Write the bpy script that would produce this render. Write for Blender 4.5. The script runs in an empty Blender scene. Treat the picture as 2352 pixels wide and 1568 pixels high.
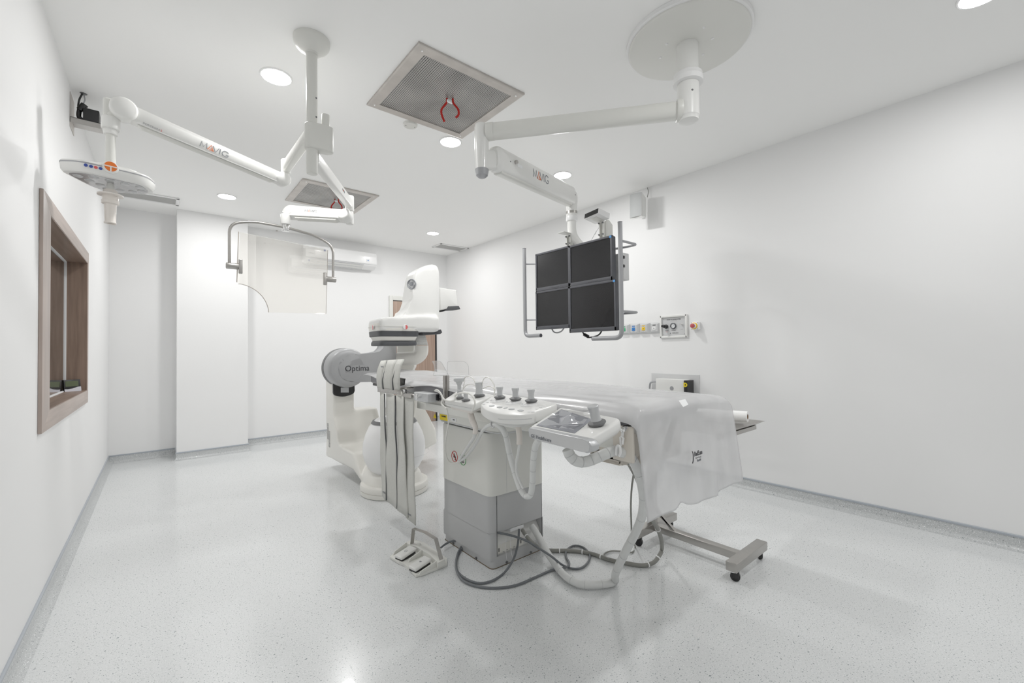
import bpy, bmesh, math, random
from mathutils import Vector, Matrix
random.seed(7)
R_ = math.radians
V = Vector
scene = bpy.context.scene
COL = scene.collection

# ------------------------------------------------------------------ camera
F_PX, PSI, TH, RO, CAM = 986.8, .6884, .0181, -.0119, V((0, 0, 1.2))
fw = V((math.sin(PSI)*math.cos(TH), math.cos(PSI)*math.cos(TH), math.sin(TH)))
rt = V((math.cos(PSI), -math.sin(PSI), 0)); up = rt.cross(fw)
r2 = math.cos(RO)*rt + math.sin(RO)*up; u2 = -math.sin(RO)*rt + math.cos(RO)*up
cd = bpy.data.cameras.new('camera'); cam = bpy.data.objects.new('camera', cd); COL.objects.link(cam)
cam.matrix_world = Matrix(((r2.x, u2.x, -fw.x, CAM.x), (r2.y, u2.y, -fw.y, CAM.y), (r2.z, u2.z, -fw.z, CAM.z), (0, 0, 0, 1)))
cd.sensor_width = 36; cd.lens = F_PX/2352*36; cd.clip_start = .02; cd.clip_end = 60
scene.camera = cam
scene.view_settings.view_transform = "Standard"; scene.view_settings.look = "None"; scene.view_settings.exposure = 0.0; scene.view_settings.gamma = 1.2
scene.cycles.max_bounces = 12; scene.cycles.diffuse_bounces = 7; scene.cycles.transparent_max_bounces = 16; scene.cycles.use_denoising = True; scene.cycles.use_adaptive_sampling = True; scene.cycles.adaptive_threshold = .02

def ray(x, y): return r2*(x-1176)/F_PX - u2*(y-784)/F_PX + fw
def P(x, y, X=None, Y=None, Z=None, D=None):
    """survey helper: the point of a known plane (or depth) seen at a measured position"""
    d = ray(x, y)
    t = (X/d.x if X is not None else Y/d.y if Y is not None else (Z-1.2)/d.z if Z is not None else D)
    return CAM + d*t

def PL(x, y, o, n):
    d = ray(x, y); o, n = V(o), V(n); return CAM+d*((o-CAM).dot(n)/d.dot(n))

# ------------------------------------------------------------------ materials
def rgb(r, g, b):
    f = lambda c: (((c/255)**1.2+.055)/1.055)**2.4
    return (f(r), f(g), f(b), 1)
def mat(name, col, rough=.5, metal=0, var=.04, scale=8, bump=0, bscale=80, coat=0, alpha=1, trans=0, ior=1.45, emis=None, spec=None, stretch=None):
    m = bpy.data.materials.new(name); m.use_nodes = True
    nt = m.node_tree; N = nt.nodes; L = nt.links
    b = N['Principled BSDF']
    tc = N.new('ShaderNodeTexCoord'); mp = N.new('ShaderNodeMapping'); L.new(tc.outputs['Object'], mp.inputs[0])
    if stretch: mp.inputs['Scale'].default_value = stretch
    n = N.new('ShaderNodeTexNoise'); n.inputs['Scale'].default_value = scale; n.inputs['Detail'].default_value = 4
    L.new(mp.outputs[0], n.inputs['Vector'])
    r = N.new('ShaderNodeMapRange'); r.inputs[3].default_value = 1-var; r.inputs[4].default_value = 1+var; L.new(n.outputs[0], r.inputs[0])
    mx = N.new('ShaderNodeVectorMath'); mx.operation = 'SCALE'; mx.inputs[0].default_value = col[:3]; L.new(r.outputs[0], mx.inputs['Scale'])
    L.new(mx.outputs[0], b.inputs['Base Color'])
    b.inputs['Roughness'].default_value = rough; b.inputs['Metallic'].default_value = metal
    b.inputs['IOR'].default_value = ior; b.inputs['Alpha'].default_value = alpha
    b.inputs['Transmission Weight'].default_value = trans; b.inputs['Coat Weight'].default_value = coat
    if spec is not None: b.inputs['Specular IOR Level'].default_value = spec
    if emis: b.inputs['Emission Color'].default_value = emis[0]; b.inputs['Emission Strength'].default_value = emis[1]
    if bump:
        n2 = N.new('ShaderNodeTexNoise'); n2.inputs['Scale'].default_value = bscale; L.new(mp.outputs[0], n2.inputs['Vector'])
        bp = N.new('ShaderNodeBump'); bp.inputs['Strength'].default_value = bump; bp.inputs['Distance'].default_value = .01
        L.new(n2.outputs[0], bp.inputs['Height']); L.new(bp.outputs[0], b.inputs['Normal'])
    return m
M = {}
M['wall'] = mat('wall_paint', (.80, .80, .80, 1), .55, var=.012, scale=1.5)
M['ceil'] = mat('ceiling_paint', (.90, .90, .89, 1), .7, var=.01, scale=1)
M['cream'] = mat('cream_enamel', (.76, .745, .695, 1), .32, var=.02, coat=.2)
M['white'] = mat('white_enamel', (.75, .75, .73, 1), .3, var=.02, coat=.25)
M['armw'] = mat('arm_lacquer', (.68, .68, .645, 1), .35, var=.02, coat=.15)
M['bright'] = mat('bright_white_plastic', (.80, .80, .80, 1), .28, var=.01, coat=.3)
M['beige'] = mat('beige_plastic', (.66, .61, .54, 1), .45, var=.03)
M['shell'] = mat('pedestal_lacquer', (.73, .73, .69, 1), .4, var=.02)
M['pgrey'] = mat('pedestal_grey', (.46, .465, .47, 1), .45, var=.03)
M['optima'] = mat('silver_grey_lacquer', (.36, .365, .375, 1), .42, metal=.15, var=.03)
M['silver'] = mat('silver_plastic', (.52, .53, .54, 1), .32, metal=.35, var=.03)
M['charcoal'] = mat('charcoal_rubber', (.045, .047, .052, 1), .5, var=.08)
M['dkgrey'] = mat('dark_grey_rubber', (.12, .122, .125, 1), .5, var=.05)
M['black'] = mat('black_plastic', (.006, .006, .007, 1), .35, var=.1)
M['screen'] = mat('screen_glass', (.009, .009, .010, 1), .22, var=.1, scale=3, spec=.35)
M['bezel'] = mat('bezel_plastic', (.06, .062, .072, 1), .5, var=.05)
M['steel'] = mat('brushed_steel', (.42, .405, .385, 1), .3, metal=1, var=.12, scale=20, stretch=(1, 1, 12))
M['chrome'] = mat('chrome', (.8, .8, .8, 1), .1, metal=1, var=.02)
M['tubeg'] = mat('grey_rail_lacquer', (.33, .335, .35, 1), .38, metal=.35, var=.02)
M['vinylc'] = mat('lead_vinyl', (.53, .53, .495, 1), .6, var=.05, scale=14, bump=.25, bscale=60)
M['mattress'] = mat('mattress_vinyl', (.17, .17, .185, 1), .42, var=.04, coat=.2)
M['sheet'] = mat('clear_vinyl_sheet', (.70, .70, .71, 1), .2, var=.05, scale=6, bump=.35, bscale=9, coat=.5, stretch=(3, .5, 1))
M['drape'] = mat('frosted_vinyl_drape', (.74, .74, .75, 1), .26, var=.13, scale=7, bump=.25, bscale=6, alpha=.62, coat=.2, stretch=(1.5, 1, .8))
M['acrylic'] = mat('acrylic', (.95, .97, .97, 1), .03, var=.01, trans=1, ior=1.2, alpha=.35)
M['leadglass'] = mat('lead_acrylic', (.90, .86, .78, 1), .02, var=.01, trans=1, ior=1.25, alpha=.45)
M['edge'] = mat('acrylic_edge', (.42, .38, .34, 1), .2, var=.05)
M['cable'] = mat('grey_cable', (.12, .13, .14, 1), .45, var=.05)
M['cable2'] = mat('taupe_cable', (.22, .22, .20, 1), .5, var=.05)
M['hose'] = mat('spiral_wrap_hose', (.72, .73, .72, 1), .3, var=.06, scale=30, coat=.3, alpha=.93)
M['cord'] = mat('white_cord', (.78, .77, .73, 1), .35, var=.02)
M['spiral'] = mat('spiral_edge', (.50, .51, .51, 1), .4, var=.03)
M['tie'] = mat('cable_tie', (.85, .85, .85, 1), .4, var=.01)
M['orange'] = mat('orange_print', rgb(226, 120, 30), .45, var=.03)
M['logogrey'] = mat('logo_grey', (.16, .17, .19, 1), .5, var=.03)
M['softgrey'] = mat('faint_print', (.30, .30, .31, 1), .5, var=.03)
M['ink'] = mat('black_print', (.03, .03, .035, 1), .5, var=.05)
M['blue'] = mat('blue_print', rgb(60, 85, 165), .45, var=.03)
M['sky'] = mat('light_blue_plastic', rgb(90, 160, 220), .45, var=.03)
M['red'] = mat('red_print', rgb(200, 60, 50), .45, var=.03)
M['pinkred'] = mat('red_button', rgb(190, 80, 85), .35, var=.03, coat=.3)
M['salmon'] = mat('salmon_print', rgb(222, 110, 110), .45, var=.03)
M['ribbon'] = mat('red_ribbon', rgb(190, 35, 25), .5, var=.08)
M['green'] = mat('green_plastic', rgb(60, 180, 125), .45, var=.03)
M['greenr'] = mat('green_print', rgb(50, 160, 70), .45, var=.03)
M['bluep'] = mat('blue_plastic', rgb(55, 130, 200), .45, var=.03)
M['yellow'] = mat('yellow_plastic', rgb(240, 200, 35), .45, var=.03)
M['hazard'] = mat('hazard_yellow', rgb(232, 208, 20), .5, var=.03)
M['plate'] = mat('wall_plate_grey', (.56, .565, .57, 1), .4, metal=.2, var=.03)
M['paper'] = mat('paper_roll', (.86, .86, .85, 1), .8, var=.02)
M['card'] = mat('cardboard', rgb(150, 115, 85), .8, var=.08)
M['sticker'] = mat('label_paper', (.80, .81, .82, 1), .6, var=.03)
M['spkgrille'] = mat('speaker_grille', (.36, .37, .37, 1), .6, var=.06, scale=200)
M['lcd'] = mat('lcd_green', rgb(92, 102, 74), .3, var=.12, scale=120)
M['grille'] = mat('grille_grey', (.52, .52, .51, 1), .6, var=.05)
M['clockw'] = mat('lilac_white_plastic', (.62, .62, .68, 1), .35, var=.02)
M['rust'] = mat('brown_sealant', rgb(112, 98, 78), .7, var=.3, scale=60)
M['glow'] = mat('led_diffuser', (1, 1, 1, 1), .5, var=0, emis=((1, .995, .985, 1), 22))
M['shadowline'] = mat('dark_gap', (.02, .02, .02, 1), .8, var=.1)
M['trim'] = mat('blue_grey_trim', (.33, .36, .40, 1), .35, var=.05, coat=.2)
M['film'] = mat('crinkled_film', (.9, .91, .94, 1), .07, metal=.9, var=.02, alpha=.28, bump=.6, bscale=10)
M['panelscreen'] = mat('touch_screen', (.25, .26, .29, 1), .25, var=.05)
M['pill'] = mat('button_grey', (.46, .47, .48, 1), .4, var=.03)

def wood(name, c1, c2, stretch):
    m = mat(name, c1, .45, coat=.1); nt = m.node_tree; N = nt.nodes; L = nt.links; b = N['Principled BSDF']
    tc = N.new('ShaderNodeTexCoord'); mp = N.new('ShaderNodeMapping'); mp.inputs['Scale'].default_value = stretch
    n = N.new('ShaderNodeTexNoise'); n.inputs['Scale'].default_value = 2.5; n.inputs['Detail'].default_value = 7
    L.new(tc.outputs['Object'], mp.inputs[0]); L.new(mp.outputs[0], n.inputs['Vector'])
    cr = N.new('ShaderNodeValToRGB'); cr.color_ramp.elements[0].position = .35; cr.color_ramp.elements[1].position = .65
    cr.color_ramp.elements[0].color = c1; cr.color_ramp.elements[1].color = c2
    L.new(n.outputs[0], cr.inputs[0]); L.new(cr.outputs[0], b.inputs['Base Color'])
    return m
M['wood_v'] = wood('wood_vertical', rgb(128, 108, 95), rgb(150, 128, 114), (18, 18, 1))
M['wood_h'] = wood('wood_horizontal', rgb(128, 108, 95), rgb(150, 128, 114), (18, 1, 18))
M['wood_lv'] = wood('pale_wood_vertical', rgb(172, 158, 150), rgb(186, 172, 164), (18, 18, 1))
M['wood_lh'] = wood('pale_wood_horizontal', rgb(172, 158, 150), rgb(186, 172, 164), (18, 1, 18))
M['wood_d'] = wood('door_laminate', rgb(158, 135, 120), rgb(178, 155, 140), (26, 26, .8))

def terrazzo(name, base, speck, rough, coat):
    m = mat(name, base, rough, coat=coat); nt = m.node_tree; N = nt.nodes; L = nt.links; b = N['Principled BSDF']
    tc = N.new('ShaderNodeTexCoord'); cur = None
    big = N.new('ShaderNodeTexNoise'); big.inputs['Scale'].default_value = 1.3; L.new(tc.outputs['Object'], big.inputs['Vector'])
    rb = N.new('ShaderNodeMapRange'); rb.inputs[3].default_value = .96; rb.inputs[4].default_value = 1.04; L.new(big.outputs[0], rb.inputs[0])
    sc = N.new('ShaderNodeVectorMath'); sc.operation = 'SCALE'; sc.inputs[0].default_value = base[:3]; L.new(rb.outputs[0], sc.inputs['Scale'])
    cur = sc.outputs[0]
    for s, lo, hi, c in ((170, .63, .67, speck), (90, .665, .70, tuple(x*.8 for x in speck[:3])+(1,)), (240, .62, .66, (.86, .87, .88, 1))):
        n = N.new('ShaderNodeTexNoise'); n.inputs['Scale'].default_value = s; n.inputs['Detail'].default_value = 2; L.new(tc.outputs['Object'], n.inputs['Vector'])
        r = N.new('ShaderNodeMapRange'); r.inputs[1].default_value = lo; r.inputs[2].default_value = hi; L.new(n.outputs[0], r.inputs[0])
        mx = N.new('ShaderNodeMix'); mx.data_type = 'RGBA'; L.new(r.outputs[0], mx.inputs[0]); L.new(cur, mx.inputs[6]); mx.inputs[7].default_value = c
        cur = mx.outputs[2]
    L.new(cur, b.inputs['Base Color'])
    return m
M['floor'] = terrazzo('terrazzo_vinyl', (.66, .675, .68, 1), (.22, .26, .27, 1), .20, .25)
M['skirt'] = terrazzo('terrazzo_vinyl_cove', (.46, .475, .48, 1), (.22, .25, .26, 1), .35, .1)

def perforated(name, c1, c2, pitch):
    m = mat(name, c1, .45, metal=.6); nt = m.node_tree; N = nt.nodes; L = nt.links; b = N['Principled BSDF']
    tc = N.new('ShaderNodeTexCoord'); sp = N.new('ShaderNodeSeparateXYZ'); L.new(tc.outputs['Object'], sp.inputs[0])
    outs = []
    for ax in (0, 1):
        a = N.new('ShaderNodeMath'); a.operation = 'MULTIPLY'; a.inputs[1].default_value = 2*math.pi/pitch; L.new(sp.outputs[ax], a.inputs[0])
        s = N.new('ShaderNodeMath'); s.operation = 'COSINE'; L.new(a.outputs[0], s.inputs[0]); outs.append(s)
    ad = N.new('ShaderNodeMath'); ad.operation = 'ADD'; L.new(outs[0].outputs[0], ad.inputs[0]); L.new(outs[1].outputs[0], ad.inputs[1])
    r = N.new('ShaderNodeMapRange'); r.inputs[1].default_value = .0; r.inputs[2].default_value = .5; L.new(ad.outputs[0], r.inputs[0])
    n = N.new('ShaderNodeTexNoise'); n.inputs['Scale'].default_value = 4; n.inputs['Detail'].default_value = 5; L.new(tc.outputs['Object'], n.inputs['Vector'])
    rr = N.new('ShaderNodeMapRange'); rr.inputs[1].default_value = .3; rr.inputs[2].default_value = .7; rr.inputs[3].default_value = .7; rr.inputs[4].default_value = 1.25; L.new(n.outputs[0], rr.inputs[0])
    mx = N.new('ShaderNodeMix'); mx.data_type = 'RGBA'; L.new(r.outputs[0], mx.inputs[0]); mx.inputs[6].default_value = c1; mx.inputs[7].default_value = c2
    sc = N.new('ShaderNodeVectorMath'); sc.operation = 'SCALE'; L.new(mx.outputs[2], sc.inputs[0]); L.new(rr.outputs[0], sc.inputs['Scale'])
    L.new(sc.outputs[0], b.inputs['Base Color'])
    return m
M['perf'] = perforated('perforated_steel', (.42, .41, .39, 1), (.035, .035, .035, 1), .0115)
M['galv'] = mat('galvanised_steel', (.50, .47, .44, 1), .45, metal=.75, var=.25, scale=9)

# ------------------------------------------------------------------ mesh builder
class MB:
    def __init__(s): s.bm = bmesh.new()
    def _mark(s, faces, mi):
        for f in faces: f.material_index = mi
    def box(s, a, b, bev=0, seg=3, mi=0, mtx=None):
        a, b = V(a), V(b); c = (a+b)/2; d = b-a
        t = bmesh.new(); bmesh.ops.create_cube(t, size=1)
        for v in t.verts: v.co = V((v.co.x*abs(d.x), v.co.y*abs(d.y), v.co.z*abs(d.z)))
        if bev: bmesh.ops.bevel(t, geom=t.edges[:], offset=min(bev, min(abs(d.x), abs(d.y), abs(d.z))*.49), segments=seg, affect='EDGES', profile=.5)
        for v in t.verts:
            v.co = v.co + c
            if mtx: v.co = mtx @ v.co
        s.merge(t, mi); return s
    def merge(s, t, mi=0):
        mp = {}
        for v in t.verts: mp[v] = s.bm.verts.new(v.co)
        for f in t.faces:
            try: nf = s.bm.faces.new([mp[v] for v in f.verts]); nf.material_index = mi
            except ValueError: pass
        t.free()
    def loft(s, rings, caps=True, mi=0, closed=True):
        vr = [[s.bm.verts.new(p) for p in r] for r in rings]; n = len(rings[0]); fs = []
        for a, b in zip(vr[:-1], vr[1:]):
            for i in range(n if closed else n-1):
                j = (i+1) % n; fs.append(s.bm.faces.new((a[i], a[j], b[j], b[i])))
        if caps:
            fs.append(s.bm.faces.new(vr[0][::-1])); fs.append(s.bm.faces.new(vr[-1]))
        s._mark(fs, mi); return s
    def cyl(s, p0, p1, r0, r1=None, n=32, bev=0, mi=0):
        p0, p1 = V(p0), V(p1); r1 = r0 if r1 is None else r1; ax = (p1-p0); L = ax.length; ax.normalize()
        prof = [(0, r0), (L, r1)] if not bev else [(0, r0-bev), (bev*.3, r0-bev*.3), (bev, r0), (L-bev, r1), (L-bev*.3, r1-bev*.3), (L, r1-bev)]
        return s.lathe(prof, p0, ax, n, mi)
    def lathe(s, prof, c, ax=(0, 0, 1), n=32, mi=0, caps=True):
        c, ax = V(c), V(ax).normalized(); u = ax.orthogonal().normalized(); w = ax.cross(u)
        if abs(ax.z) > .99: u = V((1, 0, 0)); w = ax.cross(u)
        rings = [[c+ax*h+(u*math.cos(2*math.pi*i/n)+w*math.sin(2*math.pi*i/n))*max(r, 1e-5) for i in range(n)] for h, r in prof]
        return s.loft(rings, caps, mi)
    def tube(s, pts, r, n=12, smooth=6, mi=0, caps=True, rh=None, upv=None):
        pts = [V(p) for p in pts]
        if smooth and len(pts) > 2: pts = catmull(pts, smooth)
        rings = []; prev = None
        for i, p in enumerate(pts):
            t = (pts[min(i+1, len(pts)-1)]-pts[max(i-1, 0)]).normalized()
            if prev is None: u = (V(upv) if upv else t.orthogonal()); u = (u - t*u.dot(t)).normalized()
            else: u = (prev - t*prev.dot(t)); u = u.normalized() if u.length > 1e-6 else t.orthogonal().normalized()
            prev = u; w = t.cross(u); rr = r[i*len(r)//len(pts)] if isinstance(r, (list, tuple)) else r
            if rh: rings.append([p+u*rr*a+w*rh*b for a, b in ((1, 1), (-1, 1), (-1, -1), (1, -1))])
            else: rings.append([p+(u*math.cos(2*math.pi*k/n)+w*math.sin(2*math.pi*k/n))*rr for k in range(n)])
        return s.loft(rings, caps, mi)
    def prism(s, poly, d, mi=0, bev=0, seg=2):
        poly = [V(p) for p in poly]; d = V(d)
        if not bev: return s.loft([poly, [p+d for p in poly]], True, mi)
        t = bmesh.new(); a = [t.verts.new(p) for p in poly]; b = [t.verts.new(p+d) for p in poly]; n = len(poly)
        t.faces.new(a[::-1]); t.faces.new(b)
        for i in range(n): t.faces.new((a[i], a[(i+1) % n], b[(i+1) % n], b[i]))
        bmesh.ops.bevel(t, geom=t.edges[:], offset=bev, segments=seg, affect='EDGES', profile=.5)
        s.merge(t, mi); return s
    def ball(s, c, r, sc=(1, 1, 1), mi=0, n=24):
        t = bmesh.new(); bmesh.ops.create_uvsphere(t, u_segments=n, v_segments=n//2, radius=1)
        for v in t.verts: v.co = V(c)+V((v.co.x*r*sc[0], v.co.y*r*sc[1], v.co.z*r*sc[2]))
        s.merge(t, mi); return s
    def grid(s, rows, mi=0):
        vr = [[s.bm.verts.new(p) for p in r] for r in rows]
        for a, b in zip(vr[:-1], vr[1:]):
            for i in range(len(a)-1): s.bm.faces.new((a[i], a[i+1], b[i+1], b[i])).material_index = mi
        return s

def catmull(pts, k):
    out = []; n = len(pts)
    for i in range(n-1):
        p0, p1, p2, p3 = pts[max(i-1, 0)], pts[i], pts[i+1], pts[min(i+2, n-1)]
        for j in range(k):
            t = j/k
            out.append(.5*((2*p1)+(p2-p0)*t+(2*p0-5*p1+4*p2-p3)*t*t+(3*p1-p0-3*p2+p3)*t**3))
    return out+[pts[-1]]
def fillet(poly, r, k=5):
    """round the corners of a closed polygon"""
    out = []; n = len(poly)
    for i in range(n):
        a, b, c = V(poly[i-1]), V(poly[i]), V(poly[(i+1) % n])
        rr = r[i] if isinstance(r, (list, tuple)) else r
        if rr <= 0: out.append(b); continue
        d = min(rr, (a-b).length*.49, (c-b).length*.49); p, q = b+(a-b).normalized()*d, b+(c-b).normalized()*d
        for j in range(k+1):
            t = j/k; out.append(p*(1-t)**2+b*2*t*(1-t)+q*t*t)
    return out
def bend(pts, r, k=5):
    """round the inner corners of an open path"""
    pts = [V(p) for p in pts]; out = [pts[0]]
    for a, b, c in zip(pts[:-2], pts[1:-1], pts[2:]):
        d = min(r, (a-b).length*.49, (c-b).length*.49); p, q = b+(a-b).normalized()*d, b+(c-b).normalized()*d
        for j in range(k+1):
            t = j/k; out.append(p*(1-t)**2+b*2*t*(1-t)+q*t*t)
    return out+[pts[-1]]
def ring(c, a, b, n=40, p=2.0, rot=0, ux=(1, 0, 0), uy=(0, 1, 0)):
    c, ux, uy = V(c), V(ux), V(uy); o = []
    for i in range(n):
        t = 2*math.pi*i/n; x = abs(math.cos(t))**(2/p)*math.copysign(1, math.cos(t))*a; y = abs(math.sin(t))**(2/p)*math.copysign(1, math.sin(t))*b
        x, y = x*math.cos(rot)-y*math.sin(rot), x*math.sin(rot)+y*math.cos(rot)
        o.append(c+ux*x+uy*y)
    return o

def wloc(o):
    l = V((0, 0, 0))
    while o: l += o.location; o = o.parent
    return l
def obj(name, mb, m, parent=None, sharp=38, loc=None, flat=False):
    bm = mb.bm if isinstance(mb, MB) else mb
    bmesh.ops.recalc_face_normals(bm, faces=bm.faces[:])
    me = bpy.data.meshes.new(name)
    if parent is None and loc is None:
        xs = [v.co for v in bm.verts]
        loc = V(((min(c.x for c in xs)+max(c.x for c in xs))/2, (min(c.y for c in xs)+max(c.y for c in xs))/2, min(c.z for c in xs)))
    base = wloc(parent) if parent else V(loc)
    bmesh.ops.translate(bm, verts=bm.verts[:], vec=-base)
    bm.to_mesh(me); bm.free()
    for mm in (m if isinstance(m, (list, tuple)) else [m]): me.materials.append(M[mm] if isinstance(mm, str) else mm)
    if not flat:
        me.shade_smooth(); me.set_sharp_from_angle(angle=R_(sharp))
    o = bpy.data.objects.new(name, me); COL.objects.link(o)
    if parent: o.parent = parent
    else: o.location = base
    return o
def thing(name, label, cat, loc, group=None):
    o = bpy.data.objects.new(name, None); COL.objects.link(o); o.location = loc; o.empty_display_size = .05
    o['label'] = label; o['category'] = cat
    if group: o['group'] = group
    return o
def tag(o, label, cat, group=None, kind=None):
    o['label'] = label; o['category'] = cat
    if group: o['group'] = group
    if kind: o['kind'] = kind
    return o
def struct(o): o['kind'] = 'structure'; return o
def copy_tree(o, parent=None):
    c = o.copy(); COL.objects.link(c); c.parent = parent
    for ch in list(o.children): copy_tree(ch, c)
    return c
def text(name, body, size, at, u, v, m, parent, extrude=.0006, align='CENTER', mats=None, sx=1.0, spacing=1.0, off=0):
    cu = bpy.data.curves.new(name, 'FONT'); cu.body = body; cu.size = size; cu.align_x = align; cu.align_y = 'CENTER'; cu.extrude = extrude
    cu.space_character = spacing; cu.offset = off; cu.resolution_u = 4
    for mm in (m if isinstance(m, (list, tuple)) else [m]): cu.materials.append(M[mm])
    if mats:
        for i, k in enumerate(mats): cu.body_format[i].material_index = k
    t = bpy.data.objects.new(name, cu); COL.objects.link(t)
    bpy.context.view_layer.update()
    me = bpy.data.meshes.new_from_object(t.evaluated_get(bpy.context.evaluated_depsgraph_get()))
    bpy.data.objects.remove(t); bpy.data.curves.remove(cu)
    u, v = V(u).normalized(), V(v).normalized(); v = (v-u*v.dot(u)).normalized(); n = u.cross(v)
    base = wloc(parent) if parent else V((0, 0, 0)); at = V(at)
    for w in me.vertices: w.co = at+u*w.co.x*sx+v*w.co.y+n*w.co.z-base
    o = bpy.data.objects.new(name, me); COL.objects.link(o); o.parent = parent
    return o

# ================================================================== SETTING
H, WL, WR, WB, WB1, WF = 2.833, -.422, 3.85, 6.447, 6.128, -2.6
CX0, CX1 = .158, .8455
b = MB().box((WL-.3, WF-.2, -.1), (WR+.2, WB+.3, 0)); struct(obj('floor', b, 'floor', flat=True))
b = MB().box((WL-.3, WF-.2, H), (WR+.2, WB+.3, H+.1)); struct(obj('ceiling', b, 'ceil', flat=True))
WY0, WY1, WZ0, WZ1 = 3.04, 4.462, .932, 1.88
b = MB()
b.box((WL-.3, WF-.2, 0), (WL, WY0, H)); b.box((WL-.3, WY1, 0), (WL, WB+.3, H)); b.box((WL-.3, WY0, 0), (WL, WY1, WZ0)); b.box((WL-.3, WY0, WZ1), (WL, WY1, H))
struct(obj('wall_left', b, 'wall', flat=True))
struct(obj('wall_right', MB().box((WR, WF-.2, 0), (WR+.2, WB+.3, H)), 'wall', flat=True))
b = MB().prism([(WL, WB, 0), (CX0, WB, 0), (CX0, WB1, 0), (CX1, WB1, 0), (CX1, WB, 0), (WR, WB, 0), (WR, WB+.3, 0), (WL, WB+.3, 0)], (0, 0, H))
struct(obj('wall_back', b, 'wall', flat=True))
struct(obj('wall_front', MB().box((WL, WF-.2, 0), (WR, WF, H)), 'wall', flat=True))
def skirting(name, path, inward):
    """coved vinyl upstand with a blue-grey cap strip, swept along the foot of a wall"""
    prof = [(0, .078), (.006, .078), (.006, .03), (.012, .014), (.028, .003), (.04, .0)]
    pts = [V((x, y, 0)) for x, y in path]; ns = []
    for i in range(len(pts)):
        def nrm(a, c): d = (c-a).normalized(); return V((-d.y, d.x, 0))*inward
        if i == 0: n = nrm(pts[0], pts[1])
        elif i == len(pts)-1: n = nrm(pts[-2], pts[-1])
        else:
            n1, n2 = nrm(pts[i-1], pts[i]), nrm(pts[i], pts[i+1]); n = (n1+n2); n = n/max(n.length_squared/2, .2)
        ns.append(n)
    o = obj(name, MB().loft([[p+n*a+V((0, 0, z)) for a, z in prof] for p, n in zip(pts, ns)], caps=False, closed=False), 'skirt'); struct(o)
    c = obj('cap_strip', MB().loft([[p+n*a+V((0, 0, z)) for a, z in ((0, .076), (.009, .076), (.009, .086), (.004, .09), (0, .09))] for p, n in zip(pts, ns)], caps=False), 'trim', o)
skirting('baseboard_left', [(WL, WF), (WL, WB)], -1)
skirting('baseboard_right', [(WR, WF), (WR, WB)], 1)
skirting('baseboard_back', [(WL, WB), (CX0, WB), (CX0, WB1), (CX1, WB1), (CX1, WB), (WR, WB)], -1)

# window to the control room in the left wall
w = bpy.data.objects.new('window_1', None); COL.objects.link(w); w.location = (WL, (WY0+WY1)/2, WZ0); w['kind'] = 'structure'
OY0, OY1, OZ0, OZ1, ct = 2.862, 4.51, .842, 1.96, .014
def frame_bar(p): return MB().prism(p, (ct, 0, 0), bev=.002)
X0 = WL+.0005
obj('casing', frame_bar([(X0, OY0, OZ0), (X0, OY0, OZ1), (X0, WY0, WZ1), (X0, WY0, WZ0)]), 'wood_lv', w)
obj('casing', frame_bar([(X0, OY1, OZ0), (X0, WY1, WZ0), (X0, WY1, WZ1), (X0, OY1, OZ1)]), 'wood_lv', w)
obj('casing', frame_bar([(X0, OY0, OZ1), (X0, OY1, OZ1), (X0, WY1, WZ1), (X0, WY0, WZ1)]), 'wood_lh', w)
obj('casing', frame_bar([(X0, OY0, OZ0), (X0, WY0, WZ0), (X0, WY1, WZ0), (X0, OY1, OZ0)]), 'wood_lh', w)
GX = -.524; e = .004
obj('lining', MB().box((GX-.1, WY1-e, WZ0), (WL+.012, WY1+.002, WZ1)).box((GX-.1, WY0-.002, WZ0), (WL+.012, WY0+e, WZ1)), 'wood_v', w)
obj('lining', MB().box((GX-.1, WY0, WZ1-e), (WL+.012, WY1, WZ1+.002)), 'wood_h', w)
obj('sill', MB().box((GX-.1, WY0, WZ0-.002), (WL+.012, WY1, WZ0+e)), 'wood_h', w)
s = .007
b = MB().box((GX, WY0+e, WZ0+e), (GX+s, WY1-e, WZ0+e+s)).box((GX, WY0+e, WZ1-e-s), (GX+s, WY1-e, WZ1-e)).box((GX, WY1-e-s, WZ0+e), (GX+s, WY1-e, WZ1-e)).box((GX, WY0+e, WZ0+e), (GX+s, WY0+e+s, WZ1-e))
obj('seal', b, 'sticker', w)
M['pane'] = mat('dark_room_glass', (.05, .045, .04, 1), .015, var=.02, ior=2.1, coat=1, spec=.9)
obj('glass', MB().box((GX-.01, WY0+e, WZ0+e), (GX, WY1-e, WZ1-e)), 'pane', w, flat=True)

# door in the back wall
d = bpy.data.objects.new('door_1', None); COL.objects.link(d); d.location = (3.23, WB, 0); d['kind'] = 'structure'
DX0, DX1, DZ = 2.80, 3.655, 2.066
obj('door_frame', MB().box((DX0, WB-.035, 0), (DX0+.055, WB-.0005, DZ), .004).box((DX0+.0545, WB-.035, DZ-.065), (DX1, WB-.0005, DZ), .002), 'armw', d)
obj('leaf', MB().box((DX0+.062, WB-.022, .01), (DX1-.05, WB-.001, DZ-.082), .002), 'wood_d', d)
obj('seal', MB().box((DX1-.049, WB-.024, .0), (DX1-.020, WB-.001, DZ-.082)), 'black', d); obj('head_gap', MB().box((DX0+.056, WB-.012, DZ-.082), (DX1-.03, WB-.001, DZ-.064)), 'dkgrey', d)

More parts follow.
